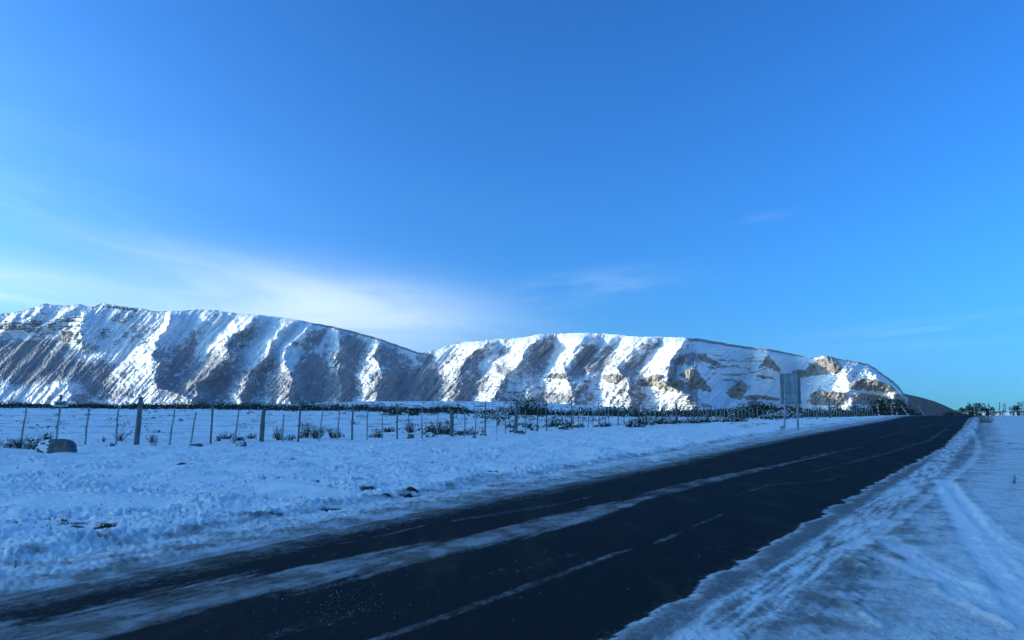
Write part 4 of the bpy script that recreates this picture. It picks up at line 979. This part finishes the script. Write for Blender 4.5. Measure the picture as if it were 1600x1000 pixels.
BUSHES = [(818, 92, 5.2, 3.3, 'big dark rounded evergreen bush behind the tall wooden post', 1700), (790, 96, 4.2, 2.0, 'dark bush with frosted right side left of the tall wooden post', 700), (845, 120, 3.2, 3.2, 'dark conical bush rising above the scrub right of the tall post', 700),
 (640, 120, 3.2, 1.7, 'dark bush behind the crooked stake left of the twiggy bush', 600), (615, 125, 4.2, 1.5, 'low dark bush behind the thin stakes', 600), (770, 78, 4.0, 1.5, 'brown frosted bush behind the forked stake', 600),
 (1175, 92, 4.0, 3.0, 'tall dark bush at the right end of the picket row', 1000), (1190, 86, 4.2, 2.0, 'dense black-green bush left of the road sign', 1200), (1163, 90, 3.4, 1.8, 'dark bush behind the last pickets', 700), (1212, 82, 3.4, 1.35, 'snow-flecked bush behind the left leg of the road sign', 700),
 (1236, 84, 3.2, 1.3, 'snow-flecked bush between the legs of the road sign', 700), (1150, 88, 2.8, 1.2, 'small dark bush beside the tall picket-end bush', 400), (1262, 110, 4, 1.9, 'dark bush just right of the road sign', 500), (1290, 118, 5, 2.2, 'dark bush behind the far picket fence', 600),
 (1322, 116, 4, 2.2, 'dark bush between the tall dark post and the marker poles', 600), (1345, 112, 3.2, 2.4, 'dark bush left of the first striped pole', 600), (1384, 112, 4.0, 3.1, 'black-green bush between the first two striped poles', 1100), (1403, 116, 3.4, 3.0, 'black-green bush behind the second striped pole', 900), (1372, 118, 3.4, 3.0, 'dark bush directly behind the first striped pole', 800),
 (1418, 122, 3.2, 2.0, 'low bush beside the leaning pole at the foot of the tan cliff', 500)]
for i, b_ in enumerate(BUSHES):
    bush(b_[0], b_[1], b_[2], b_[3], b_[4], b_[5], 0 if i not in (5,) else 1, .55 if 'snow-flecked' in b_[4] or 'frosted' in b_[4] else .07, sz=.12 if b_[1] < 100 else .15)
# ---------------------------------------------------------------- trees beyond the crest
def tree(px, y, h, w, label):
    h *= .82; w *= .85
    x = float(ray_at(px, 645)[0])*y; z = float(base_z(x, y))-.2; rz = EYE+float(ray_at(px, 645)[1])*y
    root = empty('tree', (x, y, z)); tag(root, label, 'tree', 'dark trees beyond the road crest')
    H = h+(rz-z); m = MB(); m.tube([(0, 0, -.2), (rnd.uniform(-.2, .2), 0, H*.4), (rnd.uniform(-.3, .3), 0, H*.85)], [.22, .15, .04], 6)
    c = MB(); nl = 9
    tips = []
    for q in range(nl):
        a = rnd.uniform(0, 2*math.pi); e = rnd.uniform(.2, 1)*w*.38; zz = H*rnd.uniform(.42, .92); cx = math.cos(a)*e; cy = math.sin(a)*e
        m.tube([(0, 0, H*.35), (cx*.6, cy*.6, zz*.85), (cx, cy, zz)], [.07, .05, .02], 4, 0, 0, False)
        leafy(c, (cx, cy, zz), w*.19, w*.19, H*.12, 60, .26, 0, 1, .02)
    m.build('trunk', M_TWIG, root); c.build('crown', [M_LEAF, M_LEAF2], root)
for px, y, h, w, lab in [(1490, 330, 2.0, 6, 'low dark tree at the left end of the far trees'), (1499, 320, 2.6, 6, 'small dark tree left of the taller pair on the crest'), (1508, 300, 4.2, 5, 'dark tree left of the lone striped pole'), (1515, 300, 5.0, 5, 'tall slender dark tree just left of the lone striped pole'),
    (1526, 290, 5.2, 5, 'dark tree rising behind the lone striped pole'), (1533, 300, 4.8, 5, 'dark tree just right of the lone striped pole'), (1541, 300, 3.4, 4.5, 'low dark tree between the two striped poles'), (1552, 290, 2.6, 4.5, 'dark shrubby tree right of the lay-by striped pole'), (1562, 330, 1.4, 5, 'low dark tree beneath the tall leaning striped pole'),
    (1583, 300, 3.2, 4, 'dark tree left of the right-edge striped pole'), (1590, 290, 4.4, 4.5, 'dark tree behind the right-edge striped pole'), (1598, 290, 5.2, 5, 'dark tree at the right edge of the picture'), (1480, 360, 1.0, 6, 'tiny dark tree where the brown slope meets the far trees'), (1520, 300, 3.2, 5, 'low dark tree behind the lone striped pole'), (1546, 310, 3.0, 5, 'dark low tree directly behind the lay-by striped pole')]:
    tree(px, y, h, w, lab)
# ---------------------------------------------------------------- dark scrub belt across the plain: nobody could count it
def scrub_belt():
    # (px, y, height) of the belt's top; clumps scattered between two distances
    R = np.random.RandomState(5)
    V = []; F = []; MI = []
    def clump(x, y, w, h, n, sz, snow):
        z = float(base_z(x, y))
        k = R.rand(n, 8); n = len(k)
        th_ = k[:, 0]*2*math.pi; q = np.sqrt(k[:, 1]*.8+.2); u = k[:, 2]
        s_ = np.sqrt(1-u*u*.9)
        P = np.stack([x+np.cos(th_)*s_*w*.5*q, y+np.sin(th_)*s_*w*.5*q, z+u*h*q], -1)
        a = R.normal(size=(n, 3)); a /= np.linalg.norm(a, axis=1)[:, None]; b = np.cross(a, R.normal(size=(n, 3))); b /= np.linalg.norm(b, axis=1)[:, None]
        s = (sz*(.5+k[:, 3]))[:, None]
        b0 = len(V)*0
        V.append(np.stack([P-a*s, P+a*s*.4+b*s*.7, P+a*s*.9-b*s*.5], 1).reshape(-1, 3)); MI.append((k[:, 4] < snow)*1)
    # near edge of the belt and far edge, with height, by picture column
    cols_ = [(-140, 200, 300, 2.6), (0, 215, 300, 2.4), (120, 215, 300, 2.5), (200, 200, 300, 2.4), (330, 200, 290, 2.3), (450, 190, 280, 2.4), (560, 190, 275, 2.2), (650, 180, 270, 2.1), (750, 160, 265, 2.2), (850, 140, 250, 2.4), (950, 125, 235, 2.5), (1050, 115, 215, 2.4), (1150, 110, 190, 2.6), (1260, 112, 170, 2.2), (1420, 125, 160, 2.2)]
    cp = [c_[0] for c_ in cols_]
    for k in range(2100):
        px = R.uniform(-140, 1420); y0 = np.interp(px, cp, [c_[1] for c_ in cols_]); y1 = np.interp(px, cp, [c_[2] for c_ in cols_]); H = np.interp(px, cp, [c_[3] for c_ in cols_])
        f = R.rand()**.6; y = y0+(y1-y0)*f; x = float(ray_at(px, 645)[0])*y
        if fbm(np.array([x/14.]), np.array([y/14.]), 3, 12)[0] < -.18+.75*(.60-f): continue
        clump(x, y, R.uniform(3, 7), H*R.uniform(.7, 1.35)*(.75+1.3*max(-.3, float(fbm(np.array([x/22.]), np.array([y/40.]), 3, 19)[0])))*(.45+.55*f), 60, R.uniform(.15, .30), .015+.05*(f < .35))
    v = np.concatenate(V); n = len(v)//3
    me = bpy.data.meshes.new('scrub'); me.vertices.add(len(v)); me.vertices.foreach_set('co', v.astype(np.float32).ravel()); me.loops.add(n*3); me.loops.foreach_set('vertex_index', np.arange(n*3, dtype=np.int32)); me.polygons.add(n); me.polygons.foreach_set('loop_start', np.arange(0, n*3, 3, dtype=np.int32)); me.update(calc_edges=True)
    me.materials.append(M_LEAF); me.materials.append(M_SNOW); me.polygons.foreach_set('material_index', np.concatenate(MI).astype(np.int32))
    o = bpy.data.objects.new('scrub', me); COL.objects.link(o); tag(o, 'dark belt of low evergreen scrub crossing the snowy plain before the mountains', 'scrub', kind='stuff')
    # sparse tufts in the field behind the fence
    V.clear(); MI.clear()
    for k in range(900):
        px = R.uniform(-120, 1200); y = math.exp(R.uniform(math.log(38), math.log(190)))
        dn = np.interp(px, [0, 500, 620, 900, 1200], [.28, .34, .8, 1, 1]); x = float(ray_at(px, 645)[0])*y
        fy = np.interp(x, [p[0] for p in FL], [p[1] for p in FL])
        if y < fy+2 or R.rand() > dn or fbm(np.array([x/6.]), np.array([y/9.]), 3, 14)[0] < .04: continue
        clump(x, y, R.uniform(.4, 1.3), R.uniform(.15, .5), 30, R.uniform(.03, .06)*(1+y/90), .35)
    v = np.concatenate(V); n = len(v)//3
    me = bpy.data.meshes.new('brush'); me.vertices.add(len(v)); me.vertices.foreach_set('co', v.astype(np.float32).ravel()); me.loops.add(n*3); me.loops.foreach_set('vertex_index', np.arange(n*3, dtype=np.int32)); me.polygons.add(n); me.polygons.foreach_set('loop_start', np.arange(0, n*3, 3, dtype=np.int32)); me.update(calc_edges=True)
    me.materials.append(M_LEAF2); me.materials.append(M_SNOW); me.polygons.foreach_set('material_index', np.concatenate(MI).astype(np.int32))
    o = bpy.data.objects.new('brush', me); COL.objects.link(o); tag(o, 'sparse snow-dusted low brush dotted over the field behind the fence', 'brush', kind='stuff')
scrub_belt()
# ---------------------------------------------------------------- dry stalks by the road
def stalks(px, py, h, n, label, spread=.06, mat=None, name='dry_plant', lean=-.4, r=.0022):
    x, y, z = at_ground(px, py); m = MB()
    for k in range(n):
        a = rnd.uniform(0, 2*math.pi); e = rnd.uniform(0, spread); hh = h*rnd.uniform(.5, 1); l = lean*rnd.uniform(.5, 1.2)+rnd.uniform(-.15, .15)
        p0 = Vector((math.cos(a)*e*.3, math.sin(a)*e*.3, -.03)); p1 = Vector((math.cos(a)*e+l*hh*.4, math.sin(a)*e, hh*.55)); p2 = Vector((math.cos(a)*e+l*hh, math.sin(a)*e, hh))
        m.tube([p0, p1, p2], [r, r*.8, r*.4], 3, 0, 0, False)
    o = m.build(name, mat or M_TWIG); o.location = (x, y, z); tag(o, label, 'plant'); return o
stalks(106, 882, .17, 2, 'two long dark stalks leaning left out of the roadside snow', .03, None, lean=-.8, r=.003)
stalks(165, 866, .09, 2, 'short fine stalks leaning left in the snow near the road', .03, lean=-.7)
stalks(25, 888, .10, 9, 'small dry weed tuft at the left edge by the road', .05, lean=0)
stalks(88, 876, .12, 5, 'faint dry stems left of the long dark stalks', .06, lean=0)
stalks(375, 828, .14, 8, 'thin dry stems standing on the roadside snow bank', .18, lean=.1)
stalks(405, 826, .12, 6, 'sparse dry stems right of the first snow bank stems', .12, lean=.1)
stalks(786, 763, .16, 3, 'single dry stem on the snow edge near the middle of the road', .03, lean=.0)
stalks(1534, 660.5, .62, 70, 'pale dry grass tuft beside the road before the striped pole', .55, M_STRAW, 'grass_tuft', 0, .008)
stalks(1545, 661, .6, 50, 'second pale dry grass tuft right beside the striped pole', .5, M_STRAW, 'grass_tuft', .05, .008)
stalks(1584, 757, .22, 8, 'tiny weed standing alone on the snowy lay-by', .08, lean=0, r=.004)
def tussock(px, py, w, h, label):
    x, y, z = at_ground(px, py); root = empty('grass_tussock', (x, y, z-.03)); tag(root, label, 'tussock')
    m = MB()
    for k in range(90):
        a = rnd.uniform(0, 2*math.pi); e = rnd.uniform(0, 1)*w*.5; hh = h*rnd.uniform(.4, 1)
        m.tube([(math.cos(a)*e*.5, math.sin(a)*e*.4, -.03), (math.cos(a)*e, math.sin(a)*e*.7, hh*.7), (math.cos(a)*e*1.5, math.sin(a)*e, hh*.75)], [.006, .004, .002], 3, 0, 0, False)
    m.build('blades', M_LEAF2, root)
tussock(168, 823, .26, .16, 'dark grass tussock poking from the snow nearest the left roadside'); tussock(576, 768, .34, .13, 'flat dark tussock breaking the snow mid-field'); tussock(518, 797, .22, .10, 'small tussock close to the road edge, mid-left')
tussock(112, 820, .35, .06, 'low strip of dark turf left of the nearest tussock')
for i, (px, py, w, d, h, yaw, lab) in enumerate([(645, 771, .34, .10, .16, -.7, 'slanting black slab of turf broken out of the snow'), (637, 778, .16, .14, .12, 0, 'square black clod beneath the slanting turf slab'), (604, 777, .22, .07, .07, -.5, 'thin black clod left of the slanting turf slab')]):
    stone(px, py, w*1.1, d*1.1, h*.8, lab, .15, 'clod', yaw, 60+i, mat=M_TURF, sink=.0)
# short grass blades sticking out of the thin snow
R8 = np.random.RandomState(8); gv = []
for k in range(3600):
    if R8.rand() < .8: px, py = R8.uniform(-60, 1300), R8.uniform(676, 900)
    else: px, py = R8.uniform(1480, 1640), R8.uniform(662, 800)
    q = unproject(px, py)
    if q is None or q[1] > 60: continue
    s0, t0 = road_st(q[0], q[1])
    if -1.7 < t0 < 9 or (t0 > 0 and t0 < 12): continue
    if fbm(np.array([q[0]*.5]), np.array([q[1]*.5]), 3, 97)[0] < -.02: continue
    gv.append((q[0], q[1]))
gv = np.array(gv); gzz = ground_z(gv[:, 0], gv[:, 1]); GB = []
for (x, y), z in zip(gv, gzz):
    for b in range(R8.randint(2, 6)):
        a = R8.uniform(0, 6.28); e = R8.uniform(0, .03); hh = R8.uniform(.012, .045)*(1+y/60); w = .0025*(1+y/14)
        bx, by = x+math.cos(a)*e, y+math.sin(a)*e; lx, ly = R8.normal(0, .5, 2)*hh
        GB.append([(bx-w, by, z-.01), (bx+w, by, z-.01), (bx+lx, by+ly, z+hh)])
GB = np.array(GB).reshape(-1, 3)
tag(mesh_obj('grass', GB, np.arange(len(GB)).reshape(-1, 3), M_STRAWD, attrs={}), 'dark grass blades poking through the thin snow', 'grass', kind='stuff')
# a few ice crumbs on the asphalt
R9 = random.Random(9); ic = MB()
for k in range(190):
    if R9.random() < .75: px, py = R9.gauss(525, 40), R9.gauss(930, 30)
    else: px, py = R9.uniform(300, 1300), R9.uniform(860, 990)
    if py > 1010 or py < 850: continue
    q = unproject(px, py); s_ = R9.uniform(.002, .005)
    s0, t0 = road_st(q[0], q[1])
    if not (.4 < t0 < 5.3): continue
    b = len(ic.v); c = Vector((q[0], q[1], q[2]+.006+s_*.4))
    for d in ((1, 0, -.5), (-.5, .87, -.5), (-.5, -.87, -.5), (.1, 0, .8)): ic.v.append(c+Vector(d)*s_*R9.uniform(.6, 1.3))
    for f in ((0, 1, 3), (1, 2, 3), (2, 0, 3)): ic.f.append(tuple(b+k for k in f)); ic.mi.append(0)
tag(ic.build('ice_crumbs', M_SNOW), 'tiny crumbs of ice scattered on the dark asphalt', 'ice', kind='stuff')

# ---------------------------------------------------------------- thin cold air between here and the mountains
HAZE = 2.2e-5
bpy_m = bpy.data.materials.new('cold_air'); bpy_m.use_nodes = True; ht = bpy_m.node_tree; ht.nodes.clear()
ho = ht.nodes.new('ShaderNodeOutputMaterial'); hv = ht.nodes.new('ShaderNodeVolumePrincipled'); hv.inputs['Density'].default_value = HAZE; hv.inputs['Color'].default_value = (.80, .88, 1, 1); hv.inputs['Anisotropy'].default_value = .2
ht.links.new(hv.outputs[0], ho.inputs['Volume'])
hb = MB(); hb.box((0, 300, 195), (10400, 10400, 440)); tag(hb.build('haze', bpy_m), 'thin cold haze over the whole plain', kind='stuff')
